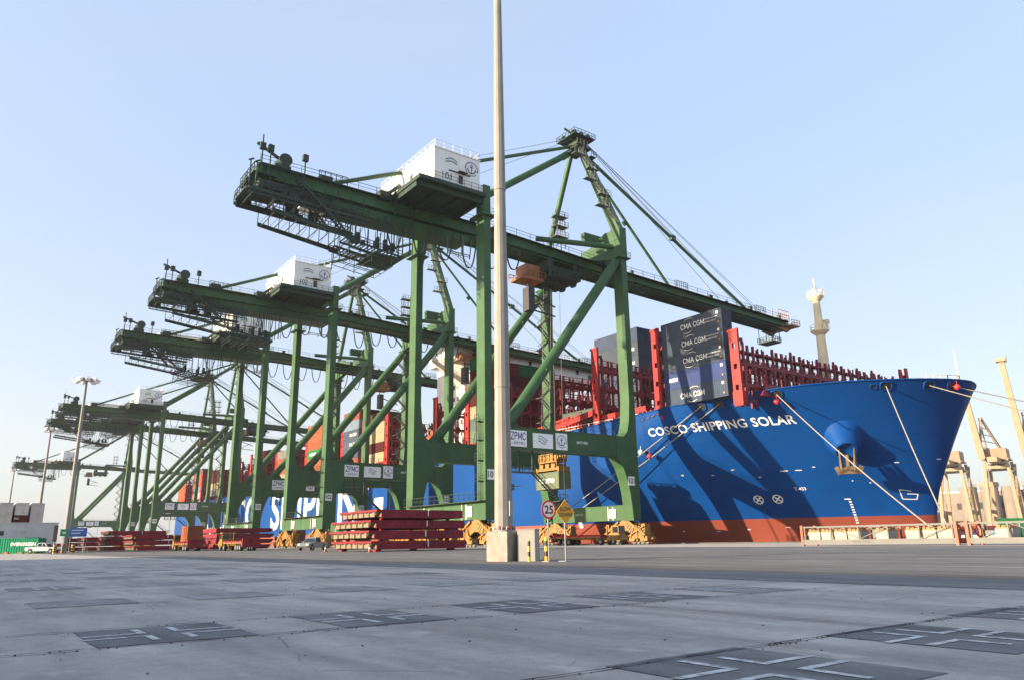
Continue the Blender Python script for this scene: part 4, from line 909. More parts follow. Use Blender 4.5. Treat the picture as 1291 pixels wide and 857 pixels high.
    for y in (11.0,): mb.tube((30.8, 11 + (y - 11) * .4, 78.2), (83, y, 51.8), .36, 10); mb.box(57, 58.4, y - .45, y + .45, 64.2, 65.3)
    part(mb, 'fore_stay', [G])
    mb = MB()
    for y in (11.0,): mb.tube((30.8, 11 + (y - 11) * .4, 77.8), (56, y, 52.6), .3, 10); mb.lathe([(.4, -.5), (.4, .5)], (43, 11 + (y - 11) * .8, 64.6), 10, axis=(1, 0, -1))
    part(mb, 'fore_stay', [G])
    mb = MB()
    for x1 in (70, 78, 80, 87, 89): mb.tube((31, 10.4, 80.4), (x1, 10.2 + (x1 - 80) * .1, 52.0), .05, 5)
    for x1 in (-20, -8): mb.tube((30, 10.2, 80), (x1, 10.4, 56), .04, 5)
    part(mb, 'hoist_wire', [M['grey_steel']])
    # machinery house
    pf = MB(); pf.box(-12.2, .0, -.7, 19.6, 54.3, 54.95)
    for y in (0.2, 7.6, 14, 18.8): pf.box(-12, -.1, y, y + .45, 53.5, 54.3)
    for x in (-12, -8, -4, -.5): pf.box(x, x + .35, .2, 19.2, 53.5, 54.3)
    pl = part(pf, 'house_platform', [M['dkgreen']])
    rl = MB(); rl.rail([(-12.1, 19.5, 54.95), (-12.1, -.6, 54.95), (-.1, -.6, 54.95)], 1.1, .06, 1.3); part(rl, 'platform_rail', [M['grey_steel']], pl)
    mb = MB(); mb.box(-9.2, -.7, .1, 18.7, 54.95, 60.7); mb.box(-9.35, -.55, -.05, 18.85, 60.7, 60.85)
    mh = part(mb, 'machinery_house', [M['white']])
    rl = MB(); rl.rail([(-9.1, 18.6, 60.85), (-9.1, .1, 60.85), (-.8, .1, 60.85), (-.8, 18.6, 60.85)], 1.2, .07, 1.5); part(rl, 'roof_rail', [M['letter']], mh)
    mb = MB(); mb.box(-4.75, -3.95, .04, .12, 55.6, 57.0); part(mb, 'door', [M['black']], mh)
    mb = MB(); mb.box(-5.1, -3.5, -.8, .08, 57.3, 57.4); mb.box(-6.6, -2.6, -.02, .1, 57.32, 57.5); part(mb, 'canopy', [M['black']], mh)
    mb = MB(); mb.box(-9.3, -9.18, 7, 7.9, 58.0, 58.9); mb.box(-9.3, -9.18, 14.5, 15.4, 57.6, 58.5); part(mb, 'vent', [M['grey_steel']], mh)
    mb = MB(); mb.box(-10.3, -9.2, 10.0, 11.6, 56.0, 58.2); mb.box(-10.5, -9.2, 14.6, 16.6, 55.2, 57.4); part(mb, 'cooling_unit', [M['white']], mh)
    mb = MB()
    for i in range(2):
        pts = []
        for k in range(11):
            u = k / 10; pts.append((-7.2 + u * 2.2, .06, 59.15 - i * .4 + .42 * math.sin(u * math.pi) * (1 - .3 * i)))
        for a_, b_ in zip(pts[:-1], pts[1:]): mb.add([(a_[0], .06, a_[2] - .09), (b_[0], .06, b_[2] - .09), (b_[0], .06, b_[2] + .09), (a_[0], .06, a_[2] + .09)], [(0, 1, 2, 3)])
    part(mb, 'wave_emblem', [M['teal']], mh)
    mb = MB(); emblem(mb, (-2.3, .06, 58.8), (1, 0, 0), (0, 0, 1), 1.25); part(mb, 'anchor_emblem', [M['darkblue']], mh)
    mb = MB(); mb.box(-24, -12.6, 13.9, 19.4, 53.2, 56.0); mb.box(-24.1, -12.5, 13.8, 19.5, 56.0, 56.15); part(mb, 'electrical_house', [M['white']])
    mb = MB(); mb.prism([(-3.4, 54.3), (-.02, 54.3), (-.02, 56.6)], .2, .35); part(mb, 'gusset_plate', [M['white']])
    # back end: winches, masts, hanging truss walkways
    mb = MB()
    mb.box(-33.6, -30, 8.2, 13.9, 53.9, 54.1); mb.box(-31, -28.6, 9, 13, 53.8, 55.2); mb.lathe([(1.0, -1.6), (1.0, 1.6)], (-29.3, 11, 56.4), 14, axis=(0, 1, 0)); mb.bar((-33.8, 9, 57.6), (-29, 10.6, 56.4), .35); mb.bar((-30, 11, 54), (-29.3, 11, 57.4), .5)
    mb.box(-24, -22, 9, 11, 53.5, 55.4); mb.rail([(-24.6, 8, 53.5), (-20, 8, 53.5)], 2.0, .1, .8); mb.box(-14.6, -12.6, 7.6, 9.6, 53.5, 54.9)
    for x in (-33.4, -32.2, -27): mb.bar((x, 7.6, 53.5), (x, 7.6, 57.2 if x > -33 else 58.4), .16); mb.box(x - .4, x + .4, 7.3, 7.9, 56, 57)
    mb.rail([(-34.4, 7.6, 52.4), (-27, 7.6, 52.4)], 1.3, .1, 1.0); mb.rail([(-34.4, 7.6, 52.4), (-34.4, 14, 52.4)], 1.3, .1, 1.0); mb.box(-34.5, -31, 7.6, 14, 52.2, 52.4)
    part(mb, 'winch_platform', [M['dkgreen']])
    rg = random.Random(11)
    def grate(mb, x0, x1, y0, y1, z0, z1=None, step=.55):
        z1 = z0 if z1 is None else z1
        for y in (y0, y1): mb.bar((x0, y, z0), (x1, y, z1), .16, .28)
        n = int((x1 - x0) / step)
        for k in range(n + 1):
            x = x0 + (x1 - x0) * k / n; z = z0 + (z1 - z0) * k / n; mb.bar((x, y0, z), (x, y1, z), .22, .06)
    mb = MB()   # upper hanging walkway
    for y in (7.4, 13.4):
        grate(mb, -35, -16.5, y, y + 1.1, 49.7, 49.0); mb.bar((-35, y, 49.6), (-16.5, y, 48.9), .25, .4); mb.bar((-35, y, 48.9), (-16.5, y, 48.2), .2, .2)
        for k in range(14): mb.bar((-35 + k * 1.32, y, 48.9 - k * .05), (-34.3 + k * 1.32, y, 49.6 - k * .05), .09)
        mb.rail([(-35, y, 50.0), (-16.5, y, 49.3)], 1.1, .09, .9); mb.rail([(-35, y + 1.1, 50.0), (-16.5, y + 1.1, 49.3)], 1.1, .09, 1.2)
        for k in range(9): mb.bar((-34 + k * 2.1, y + .5, 49.4), (-34 + k * 2.1, y + .5, 52.6), .14); mb.bar((-34 + k * 2.1, y + .5, 49.6), (-32 + k * 2.1, y + .5, 52.2), .07)
    for k in range(16):
        x = rg.uniform(-34, -18); y = rg.choice((7.6, 8.4, 13.5)); h = rg.uniform(.4, 1.4); mb.box(x, x + rg.uniform(.3, 1.6), y, y + .6, 49.6, 49.6 + h)
    for x in (-34, -30.5, -27, -23.5): mb.bar((x, 7.4, 49.6), (x, 14.4, 49.6), .25, .35)
    mb.stair((-28.5, 6.9, 52.4), (-20.6, 6.9, 46.0), .9); mb.stair((-26.5, 9.6, 51), (-22, 9.6, 46.6), .9)
    mb.box(-35.2, -33.2, 8.0, 13.4, 49.8, 50.0); mb.rail([(-35.2, 8, 50), (-33.2, 8, 50)], 1.2, .1, .8); mb.rail([(-35.2, 8.0, 50), (-35.2, 13.4, 50)], 1.2, .1, .9)
    for x in (-35.1, -34.2): mb.bar((x, 6.9, 50), (x, 6.9, 53.6), .16); mb.bar((x - .3, 6.9, 53.4), (x + .4, 6.9, 53.8), .2)
    mb.box(-33.4, -30, 8, 13.6, 50.4, 51.6); mb.box(-29.5, -26.5, 8.6, 13, 50.6, 52.1)
    part(mb, 'maintenance_walkway', [M['dkgreen']])
    mb = MB()   # lower open truss
    for y in (7.4, 13.8):
        mb.bar((-31.5, y, 46.9), (-18.6, y, 45.4), .24, .42); mb.bar((-31.5, y, 47.2), (-18.6, y, 45.8), .3, .12)
        for k in range(9): a_ = -31.5 + k * 1.6; z_ = 46.9 - k * .185; mb.bar((a_, y, z_), (a_, y, 49.2), .1); mb.bar((a_, y, z_), (a_ + 1.6, y, 49.0), .05)
    for k in range(8): a_ = -31 + k * 1.7; mb.bar((a_, 7.4, 46.8 - k * .19), (a_, 13.8, 46.8 - k * .19), .1)
    grate(mb, -20.2, -10.6, 7.4, 9.6, 45.3, 44.2); grate(mb, -20.2, -10.6, 11.4, 13.8, 45.3, 44.2); mb.box(-15.5, -10.4, 7.5, 13.8, 43.9, 44.1)
    for y in (7.4, 13.8): mb.rail([(-20.2, y, 45.3), (-10.6, y, 44.2)], 1.0, .09, .8)
    for z0_ in (43.4, 42.6):
        for y in (7.4, 9.4, 11.4, 13.8): mb.bar((-19.6, y, z0_ + .5), (-12.2, y, z0_ - .3), .09)
        for k in range(5): x = -19.6 + k * 1.85; mb.bar((x, 7.4, z0_ + .5 - k * .2), (x, 13.8, z0_ + .5 - k * .2), .07)
    for x in (-19.6, -15.8, -12.4):
        for y in (7.4, 13.8): mb.bar((x, y, 42.3), (x, y, 45), .1)
    for x in (-19.4, -18.4, -16.6, -14.8, -13.6, -12.4, -11.2):
        for y in (7.5, 13.7): mb.bar((x, y, 44.2), (x + rg.uniform(-.3, .3), y, 50.4), .11)
        mb.bar((x, 7.5, 45), (x + rg.uniform(-2, 2), 7.5, 50), .06)
    for k in range(10): x = rg.uniform(-20, -12); mb.box(x, x + rg.uniform(.3, .9), 7.6, 8.4, 45.0, 45.4 + rg.uniform(.2, 1.4))
    for x in (-12.2, -9.4): mb.bar((x, 7.2, 44.6), (x, 7.2, 55.2), .16); mb.bar((x + .5, 7.2, 44.6), (x + .5, 7.2, 54.8), .1); mb.bar((x, 9.6, 45), (x, 9.6, 55.4), .14); mb.bar((x - 1.6, 7.3, 54.0), (x + .8, 7.3, 56.2), .55)
    part(mb, 'hanging_truss', [M['dkgreen']])
    mb = MB(); mb.rail([(-2.5, 7, 46.4), (1.8, 7, 46.4)], .7, .12, 1.5); mb.bar((-2.5, 7, 46.4), (-2.5, 7, 49.8), .14); mb.bar((1.8, 7, 46.4), (2.2, 7, 50), .14); mb.bar((.4, 7, 46.8), (.4, 7, 50.2), .3)
    part(mb, 'cable_bracket', [M['grey_steel']])
    # ladder and landings on the near landside leg
    mb = MB()
    for k, z in enumerate((6.6, 9.6, 12.6, 15.4)):
        mb.box(-.75, -.02, .6, 1.7, z + 2.8, z + 2.86); mb.rail([(-.75, 1.7, z + 2.86), (-.75, .6, z + 2.86)], 1.0, .06, .6)
        for y in (.85, 1.25): mb.bar((-.35, y, z), (-.35, y, z + 3.4), .05)
        for j in range(9): mb.bar((-.35, .85, z + j * .34), (-.35, 1.25, z + j * .34), .035)
    mb.box(1.3, 2.6, -.5, 0, 18.2, 18.3)
    part(mb, 'ladder', [M['dkgreen']], legs['l', 0])
    # zigzag stairs up the far waterside leg
    mb = MB(); z = 18.0; k = 0
    while z < 47:
        xa, xb = GW - 4.4, GW - 1.7
        mb.stair((xa if k % 2 == 0 else xb, W - .9, z), (xb if k % 2 == 0 else xa, W - .9, z + 2.4), .7, n=6); z += 2.4; k += 1
        x_ = xb if k % 2 else xa; mb.box(x_ - .6, x_ + .6, W - 1.4, W - .2, z - .08, z)
    part(mb, 'stairs', [M['grey_steel']], legs['w', W])
    mb = MB(); D_ = -9.8
    mb.box(14.5 + D_, 19.5 + D_, .5, 1.7, 10.9, 11.05); mb.rail([(14.5 + D_, .5, 11), (19.5 + D_, .5, 11)], 1.1, .08, 1.2); mb.rail([(14.5 + D_, 1.7, 11), (19.5 + D_, 1.7, 11)], 1.1, .08, 1.2)
    for x in (14.7, 16.8, 19.4): mb.bar((x + D_, 1.1, 11), (x + D_, 1.1, 14.4), .2)
    mb.stair((19.5 + D_, 1.1, 11), (24.4 + D_, 1.1, 7.0), .8); mb.stair((25.4 + D_, 1.9, 6.8), (22.8 + D_, 1.9, 3.6), .8); mb.box(24.2 + D_, 25.9 + D_, .5, 2.4, 6.7, 6.82); mb.rail([(24.2 + D_, .5, 6.8), (25.9 + D_, .5, 6.8)], 1, .08, .8)
    mb.bar((25.8 + D_, 1.1, 6.8), (25.8 + D_, 1.1, 14.4), .12)
    part(mb, 'portal_stairs', [M['dkgreen']])
    mb = MB()   # small stair tower on the girder
    for x in (21.6, 23.4):
        for y in (7.4, 8.6): mb.bar((x, y, 53.4), (x, y, 60.4), .12)
    for z in (55.5, 57.6, 59.6): mb.box(21.2, 24.2, 7.2, 8.8, z, z + .1); mb.rail([(21.2, 7.2, z), (24.2, 7.2, z)], 1, .06, .7)
    part(mb, 'girder_tower', [M['grey_steel']])
    return root, legs, mh
def emblem(mb, c, ux, uy, r):
    c, ux, uy = Vector(c), Vector(ux), Vector(uy)
    def arc(a0, a1, r0, r1, n=20, cc=(0, 0)):
        for i in range(n):
            q = [(a0 + (a1 - a0) * i / n, r0), (a0 + (a1 - a0) * (i + 1) / n, r0), (a0 + (a1 - a0) * (i + 1) / n, r1), (a0 + (a1 - a0) * i / n, r1)]
            mb.add([c + ux * (cc[0] + rr * math.cos(a)) + uy * (cc[1] + rr * math.sin(a)) for a, rr in q], [(0, 1, 2, 3)])
    def bar(x0, y0, x1, y1): mb.add([c + ux * x + uy * y for x, y in ((x0, y0), (x1, y0), (x1, y1), (x0, y1))], [(0, 1, 2, 3)])
    for a in range(18):      # ring of small strokes standing for the lettered border
        a0 = R(-20 + a * 13.4); arc(a0, a0 + R(9), r * .84, r, 2)
    arc(R(222), R(318), r * .9, r * .98)
    bar(-.06 * r, -.58 * r, .06 * r, .34 * r); bar(-.28 * r, .16 * r, .28 * r, .26 * r)
    arc(0, 2 * math.pi, r * .1, r * .18, 14, (0, .46 * r)); arc(R(195), R(345), r * .5, r * .64, 14, (0, -.06 * r))
    for sg in (-1, 1): mb.add([c + ux * sg * x * r + uy * y * r for x, y in ((.44, -.28), (.72, -.22), (.6, .06))], [(0, 1, 2)])
CR, LEGS, MHOUSE = build_crane()
def festoon(x0, x1, n, depth):
    mb = MB()
    for i in range(n):
        a = x0 + (x1 - x0) * i / n; b = x0 + (x1 - x0) * (i + 1) / n; d = depth * random.uniform(.75, 1.15)
        for dy in (0, .18): mb.path([(a + (b - a) * (.15 + .7 * k / 14), 8.1 + dy, 50.9 - d * (1 - abs(2 * k / 14 - 1) ** 2.6)) for k in range(15)], .085, 5)
    return mb
def trolley(parent, x):
    tr = MB(); tr.box(x - 4, x + 4, 8, 14, 48.6, 49.6); tr.box(x - 3.4, x - 2.4, 8.4, 13.6, 49.6, 51.2); tr.box(x + 2.4, x + 3.4, 8.4, 13.6, 49.6, 51.2); tr.box(x - 3.4, x + 3.2, 7.2, 14.8, 47.4, 48.5)
    for dx in (-3, 0, 3): tr.lathe([(.8, -.3), (.8, .3)], (x + dx, 9.4, 47.6), 12, axis=(0, 1, 0)); tr.lathe([(.8, -.3), (.8, .3)], (x + dx, 12.6, 47.6), 12, axis=(0, 1, 0))
    tr.rail([(x - 4.4, 7, 47.6), (x + 4.4, 7, 47.6)], 1.2, .1, .8); tr.bar((x - 4.4, 7, 50.6), (x - 4.4, 7.2, 47), .5)
    t = tr.build('trolley', M['dkgreen'], parent)
    cb = MB(); cb.box(x - 9.4, x - 4.6, 8.6, 12.4, 46.3, 46.8); cb.box(x - 8.4, x - 5.2, 9, 12, 46.8, 49.2); cb.rail([(x - 9.6, 8.4, 46.8), (x - 4.4, 8.4, 46.8)], 1.1, .12, .8); cb.rail([(x - 9.6, 12.6, 46.8), (x - 4.4, 12.6, 46.8)], 1.1, .12, .9)
    cb.bar((x - 9.6, 8.4, 46.6), (x - 8, 8.4, 48.4), .3)
    cb.build('trolley_cabin', M['orange'], t)
    db_ = MB(); db_.box(x - 7.4, x - 6.0, 9.6, 11.4, 40.8, 45.2); db_.bar((x - 7.2, 10, 45), (x - 7.2, 10, 46.6), .2); db_.bar((x - 6.1, 10, 44), (x - 1, 10, 42.4), .22); db_.bar((x - 6.1, 10, 41), (x - 1, 10, 40.6), .22); db_.bar((x - 6, 10, 41.2), (x - 2, 10, 43.4), .18)
    db_.build('operator_cab', M['black'], t)
    return t
def number_plates(root, mh, num):
    for (x, z, y) in ((1.1, 9.6, -.05), (29.9, 9.6, -.05)):
        pm = MB(); pm.box(x - .75, x + .75, y, y + .04, z, z + 1.5); p_ = pm.build('number_plate', M['panel'], root)
        tx = MB(); text_on(tx, num, (x, y - .02, z + .3), (1, 0, 0), (0, 0, 1), .95, 1.25, .02); tx.build('number', M['blacktxt'], p_)
    for (x, y) in ((-.07, 4.2), (30.1, 5.2), (-.07, 16.5)):
        pm = MB(); pm.box(x - .04, x, y - .75, y + .75, 4.4, 5.9); p_ = pm.build('number_plate', M['panel'], root)
        tx = MB(); text_on(tx, num, (x - .06, y, 4.75), (0, -1, 0), (0, 0, 1), .85, 1.2, .02); tx.build('number', M['blacktxt'], p_)
    tx = MB(); text_on(tx, num, (-6.9, .05, 55.8), (1, 0, 0), (0, 0, 1), 1.1, 1.7, .0); tx.build('house_number', M['dkgreen'], mh)
CRANES = [(91.94, 23.6, '101', 'nearest and largest green gantry crane, plated 101, its boom reaching past the bow containers'),
          (152.03, 48.4, '102', 'green gantry crane plated 102, second from the bow, standing behind the nearest crane'),
          (197.4, 46.5, '103', 'green gantry crane plated 103, third from the bow, its boom just under the second'),
          (319, 40.5, '104', 'green gantry crane plated 104 behind the two loaded yard trailers, fourth from the bow'),
          (361, 36.0, '105', 'green gantry crane close behind the fourth one, its girder showing just below'),
          (560, 15.0, '106', 'smallest, hazy green gantry crane at far left behind the lamp mast')]
roots = []
_kids = {o: [c for c in COL.objects if c.parent == o] for o in COL.objects}
for i, (Y, tx_, num, lab) in enumerate(CRANES):
    if i == 0: r_ = CR; mh_ = MHOUSE
    else:
        r_ = CR.copy(); COL.objects.link(r_); mh_ = None
        for ch in _kids[CR]:
            c = ch.copy(); COL.objects.link(c); c.parent = r_
            if ch == MHOUSE: mh_ = c
            for g_ in _kids[ch]:
                d = g_.copy(); COL.objects.link(d); d.parent = c
    r_.location = (XL, Y, 0); r_['label'] = lab; roots.append(r_)
for i, (Y, tx_, num, lab) in enumerate(CRANES):
    r_ = roots[i]; mh_ = [c for c in COL.objects if c.parent == r_ and c.name.startswith('machinery_house')][0]
    trolley(r_, tx_); number_plates(r_, mh_, num)
    fm = festoon(-14, tx_ - 9.5, max(4, int((tx_ + 5) / 4.2)), 5.2 if i < 3 else 4.2); fm.build('festoon_cable', M['cable'], r_)

# spreader and the container it holds, under the nearest crane
SX, SY = 84.0, 102.6
sp = thing('lifting_spreader', 'yellow lifting spreader hanging under the nearest crane, gripping a grey-green container', 'spreader', (SX, SY, 12.4))
mb = MB(); mb.box(-1.2, 1.2, -3.0, 3.0, 0.1, .55); 
for y in (-2.9, 2.9): mb.box(-1.25, 1.25, y - .2, y + .2, -.15, .7)
for y in (-1.6, 0, 1.6): mb.box(-1.28, 1.28, y - .5, y + .5, .5, 1.25)
mb.build('spreader_beam', M['yellow'], sp)
mb = MB(); mb.box(-1.15, 1.15, -2.4, 2.4, 1.5, 1.75)
for y in (-2.2, -1, .2, 1.4, 2.2):
    mb.lathe([(.55, -.15), (.55, .15)], (-.9, y, 2.3), 12, axis=(1, 0, 0)); mb.lathe([(.55, -.15), (.55, .15)], (.9, y, 2.3), 12, axis=(1, 0, 0))
for y in (-2.3, 2.3):
    for x in (-1, 1): mb.bar((x, y, .6), (x, y, 2.9), .16)
mb.rail([(-1.15, -2.4, 1.75), (-1.15, 2.4, 1.75)], 1.2, .12, .9); mb.rail([(1.15, -2.4, 1.75), (1.15, 2.4, 1.75)], 1.2, .12, .9); mb.box(-.6, .6, -.8, .8, 1.75, 2.6)
mb.build('head_block', M['yellow'], sp)
mb = MB()
for x in (-.9, .9):
    for y in (-2, 2): mb.tube((x, y, 2.4), (x + 1.2, y * .6 + .3, 35.2), .035, 5)
mb.build('hoist_rope', M['grey_steel'], sp)
o = container('grey green', SX, SY, 9.35, 'grey-green container hanging from the yellow spreader under the nearest crane', None, 2.7, 6.3, 2.85, jit=False, name='hanging_container')
o.color = (0.13, 0.16, 0.11, 1)
side_text(o, 'DBL. 3EPRO', 2.2, 1.05, .75, 4.2, x=-1.375)

# ------------------------------------------------------------------ mooring ropes
def mooring(p, q, sag, label, cat='rope', r=.085):
    p, q = Vector(p), Vector(q); mb = MB()
    mb.path([p.lerp(q, k / 24) - Vector((0, 0, sag * 4 * (k / 24) * (1 - k / 24))) for k in range(25)], r, 6)
    tag(mb.build('mooring_rope', M['rope']), label, cat, 'mooring ropes of the ship')
P_ = lambda i: FL[i][0] + FL[i][1] * .1
mooring(P_(0), (96.6, 128, .9), .5, 'pale mooring rope from the opening left of the ship name, running aft to the quay')
mooring(P_(1), (96.6, 124, .9), .5, 'pale mooring rope parallel to its left neighbour, crossing the letters of the bow name')
mooring(P_(2), (96.6, 45, .9), .6, 'long pale mooring rope slanting across the anchor down to the quay on the right')
mooring(P_(3), (96.6, 43.6, .9), .5, 'pale mooring rope dropping steeply from the middle of the bow bulwark')
mooring(P_(4), (150, 4, 2), 1.0, 'pale mooring rope leading off the right edge from the bow top')
mooring(P_(5), (190, -8, 2), 1.0, 'mooring rope with a red float nearest the stem, leading off right')
for k, (x, y) in enumerate(((96.4, 128), (96.4, 124), (96.4, 45), (96.4, 43.6))):
    mb = MB(); mb.lathe([(.35, 0), (.32, .5), (.45, .75), (.45, .85), (.1, .92)], (0, 0, 0), 14); o = mb.build('mooring_bollard', M['black'], loc=(x, y, .16))
    tag(o, ['black mooring bollard holding the leftmost bow rope', 'black mooring bollard holding the second bow rope', 'black mooring bollard holding the long slanting rope', 'black mooring bollard holding the steep bow rope'][k], 'bollard', 'mooring bollards on the quay edge')
for k, (pt, col, lab) in enumerate(((P_(0).lerp(Vector((96.6, 128, .9)), .3), 'white', 'white round float on the left mooring rope beside the crane leg'), (P_(1).lerp(Vector((96.6, 124, .9)), .34), 'signred', 'red round float on the second mooring rope beside the crane leg'), (P_(2) + Vector((-.3, -.1, -1.2)), 'signred', 'red rat guard hanging under the opening right of the ship name'), (P_(5) + Vector((.3, -.6, -.2)), 'signred', 'red rat guard on the rope nearest the stem'))):
    mb = MB(); mb.lathe([(.08, -.5), (.38, -.3), (.52, 0), (.38, .3), (.08, .5)], (0, 0, 0), 12); mb.tube((0, 0, .45), (0, 0, 1.1), .04, 6)
    tag(mb.build('rope_float', M[col], loc=pt), lab, 'float')

# ------------------------------------------------------------------ foreground: mast, plinth, cabinet, bollards, signs
lm = thing('light_mast', 'tall tapering concrete light mast on a square plinth in the foreground', 'light mast', (18.15, 25.4, 0), R(19.5))
mb = MB(); hx = .5
mb.add([(-hx, -hx, 0), (hx, -hx, 0), (hx, hx, 0), (-hx, hx, 0), (-hx, -hx, 1.12), (hx, -hx, 1.12), (hx, hx, 1.12), (-hx, hx, 1.12), (-hx + .04, -hx + .04, 1.16), (hx - .04, -hx + .04, 1.16), (hx - .04, hx - .04, 1.16), (-hx + .04, hx - .04, 1.16)],
       [(0, 1, 5, 4), (1, 2, 6, 5), (2, 3, 7, 6), (3, 0, 4, 7), (4, 5, 9, 8), (5, 6, 10, 9), (6, 7, 11, 10), (7, 4, 8, 11), (8, 9, 10, 11), (3, 2, 1, 0)])
mb.build('plinth', M['concrete'], lm)
pm = MB(); pr = lambda z: .375 - (.375 - .185) * z / 26.5
for z0, z1 in ((1.16, 7.1), (7.1, 16.2), (16.2, 29.5)): pm.lathe([(pr(z0) + .008, z0), (pr(z1) - .006, z1)], (0, 0, 0), 12, smooth=False)
for z in (7.1, 16.2): pm.lathe([(pr(z) + .02, z - .05), (pr(z) + .02, z + .03)], (0, 0, 0), 12, smooth=False)
pm.build('pole', M['polec'], lm)
mb = MB(); mb.lathe([(.47, 1.17), (.47, 1.22), (.40, 1.22)], (0, 0, 0), 16, smooth=False)
for k in range(14):
    a = 2 * math.pi * k / 14; mb.lathe([(.03, 0), (.035, .05), (.018, .16)], (.44 * math.cos(a), .44 * math.sin(a), 1.2), 6, smooth=False)
mb.build('base_flange', M['galv'], lm)
mb = MB()
for k in (0, 3, 7, 9, 11):
    a = 2 * math.pi * k / 14 + .2; mb.lathe([(.05, 0), (.05, .1), (.02, .16)], (.43 * math.cos(a), .43 * math.sin(a), 1.22), 8)
mb.build('bolt_cap', M['signred'], lm)
mb = MB(); mb.box(.28, .38, -.08, .08, 2.75, 3.05); mb.bar((.36, 0, 2.95), (.72, 0, 2.95), .03); mb.bar((.42, -.06, 2.82), (.42, .06, 3.02), .07); mb.build('bracket', M['grey_steel'], lm).rotation_euler = (0, 0, R(-55))
ih = MB(); ih.box(-.13, .13, -.392, -.36, 1.75, 2.35); ih.build('access_hatch', M['galv'], lm)
hd_ = MB(); hd_.lathe([(.9, 29.4), (1.3, 29.5), (1.3, 29.6), (.2, 29.7)], (0, 0, 0), 16)
hd_.build('lamp_ring', M['galv'], lm)
cb = MB(); cb.box(-.4, .4, -.36, .36, 0, 1.2); cb.box(-.42, .42, -.38, .38, 1.2, 1.235)
o = tag(cb.build('concrete_cabinet', M['boxgrey'], loc=(18.78, 24.6, 0)), 'plain pale concrete block standing right beside the light mast plinth', 'block'); o.rotation_euler = (0, 0, R(38)); o.scale = (.92, 1, 1)
bv = o.modifiers.new('bevel', 'BEVEL'); bv.width = .012; bv.segments = 2
for i, (x, y, r, h, lab) in enumerate(((18.15, 23.75, .055, .80, 'slimmer yellow and black banded bollard in front of the concrete block'), (18.72, 23.4, .072, .92, 'thicker yellow and black banded bollard beside the speed sign post'))):
    mb = MB(); mb.lathe([(r, 0), (r, h - .03), (r * .8, h - .005), (r * .3, h)], (0, 0, 0), 16)
    tag(mb.build('striped_bollard', M['bollard'], loc=(x, y, 0)), lab, 'bollard', 'banded bollards by the light mast')
s1 = thing('speed_limit_sign', 'round white speed limit sign reading 25 with red rim on a thin post', 'sign', (18.53, 22.98, 0))
mb = MB(); mb.tube((0, .03, 0), (0, .03, 2.2), .03, 10); mb.box(-.2, .2, -.17, .23, 0, .03); mb.build('post', M['galv'], s1)
mb = MB(); mb.lathe([(.355, -.012), (.355, .012)], (0, -.02, 1.925), 40, axis=(0, -1, 0), smooth=False); mb.build('sign_rim', M['signred'], s1)
mb = MB(); mb.lathe([(.285, 0), (.285, .006)], (0, -.033, 1.925), 40, axis=(0, -1, 0), smooth=False); f_ = mb.build('sign_face', M['panel'], s1)
mb = MB(); text_on(mb, '25', (0, -.042, 1.765), (1, 0, 0), (0, 0, 1), .32, .42, .025); mb.build('number', M['blacktxt'], f_)
s2 = thing('slow_down_sign', 'amber diamond sign reading SLOW DOWN on a thin grey post', 'sign', (19.04, 22.6, 0))
mb = MB(); mb.tube((0, .03, 0), (0, .03, 1.9), .03, 10); mb.box(-.2, .2, -.17, .23, 0, .03); mb.build('post', M['galv'], s2)
dm = MB(); d = .465; dm.prism([(-d, 1.83), (0, 1.83 - d), (d, 1.83), (0, 1.83 + d)], -.03, -.012); f_ = dm.build('sign_board', M['signamber'], s2)
mb = MB(); text_on(mb, 'SLOW', (0, -.034, 1.86), (1, 0, 0), (0, 0, 1), .155, .55, .022); text_on(mb, 'DOWN!', (0, -.034, 1.645), (1, 0, 0), (0, 0, 1), .155, .66, .022)
mb.build('lettering', M['blacktxt'], f_)
mb = MB(); mb.box(-.16, .16, -.16, .16, 0, .03); mb.lathe([(.12, .03), (.09, .3), (.05, .42)], (0, 0, 0), 14); mb.lathe([(.03, .42), (.03, .62)], (0, 0, 0), 10, 1)
tag(mb.build('fire_hydrant', [M['signred'], M['black']], loc=(19.6, 24.5, 0)), 'small red hydrant post between the concrete block and the speed sign', 'hydrant')

# ------------------------------------------------------------------ hatch covers
def hatch_cover_parts(parent, L=10.2, D=9.6, h=.80):
    """panel with its corner at the origin: +X long side, +Y depth; open girders (cream) show along the -X end"""
    mb = MB(); mb.box(0, L, 0, .12, .0, h); mb.box(.02, L, D - .12, D, 0, h); mb.box(0, L, .12, D - .12, h - .06, h - .01); mb.box(L - .12, L, .12, D - .12, 0, h)
    for x in (L * .32, L * .62): mb.box(x - .05, x + .05, -.05, 0, .04, h - .04)
    mb.box(L * .52 - .3, L * .52 + .3, -.04, 0, h * .35, h * .62)
    mb.build('cover_panel', M['coverred'], parent)
    cr = MB(); cr.prism([(0, .0), (D, .0), (D, h), (0, h)][::-1] if False else [(.12, 0.1), (D - .12, .1), (D - .12, h - .08), (.12, h - .08)], -.02, .1, 'x')
    cr.prism([(.15, h - .1), (D - .15, h - .1), (D - .9, .12), (.9, .12)], -.42, -.02, 'x')
    for k in range(7): y = .7 + k * (D - 1.4) / 6; cr.box(-.56, -.48, y - .05, y + .05, .1, h - .1)
    cr.build('end_girder', M['cream'], parent)
    ed = MB(); ed.box(-.62, 0, .0, D, h - .2, h); 
    for k in range(9): y = .5 + k * (D - 1) / 8; ed.prism([(y - .18, h - .1), (y + .18, h - .1), (y, h - .34)], -.6, -.5, 'x')
    ed.build('end_lip', M['coverred'], parent)
    st = MB()
    st.box(L * .55, L * .55 + .1, -.07, 0, h * .25, h * .95); st.build('cleat', M['letter'], parent)
hc0 = None
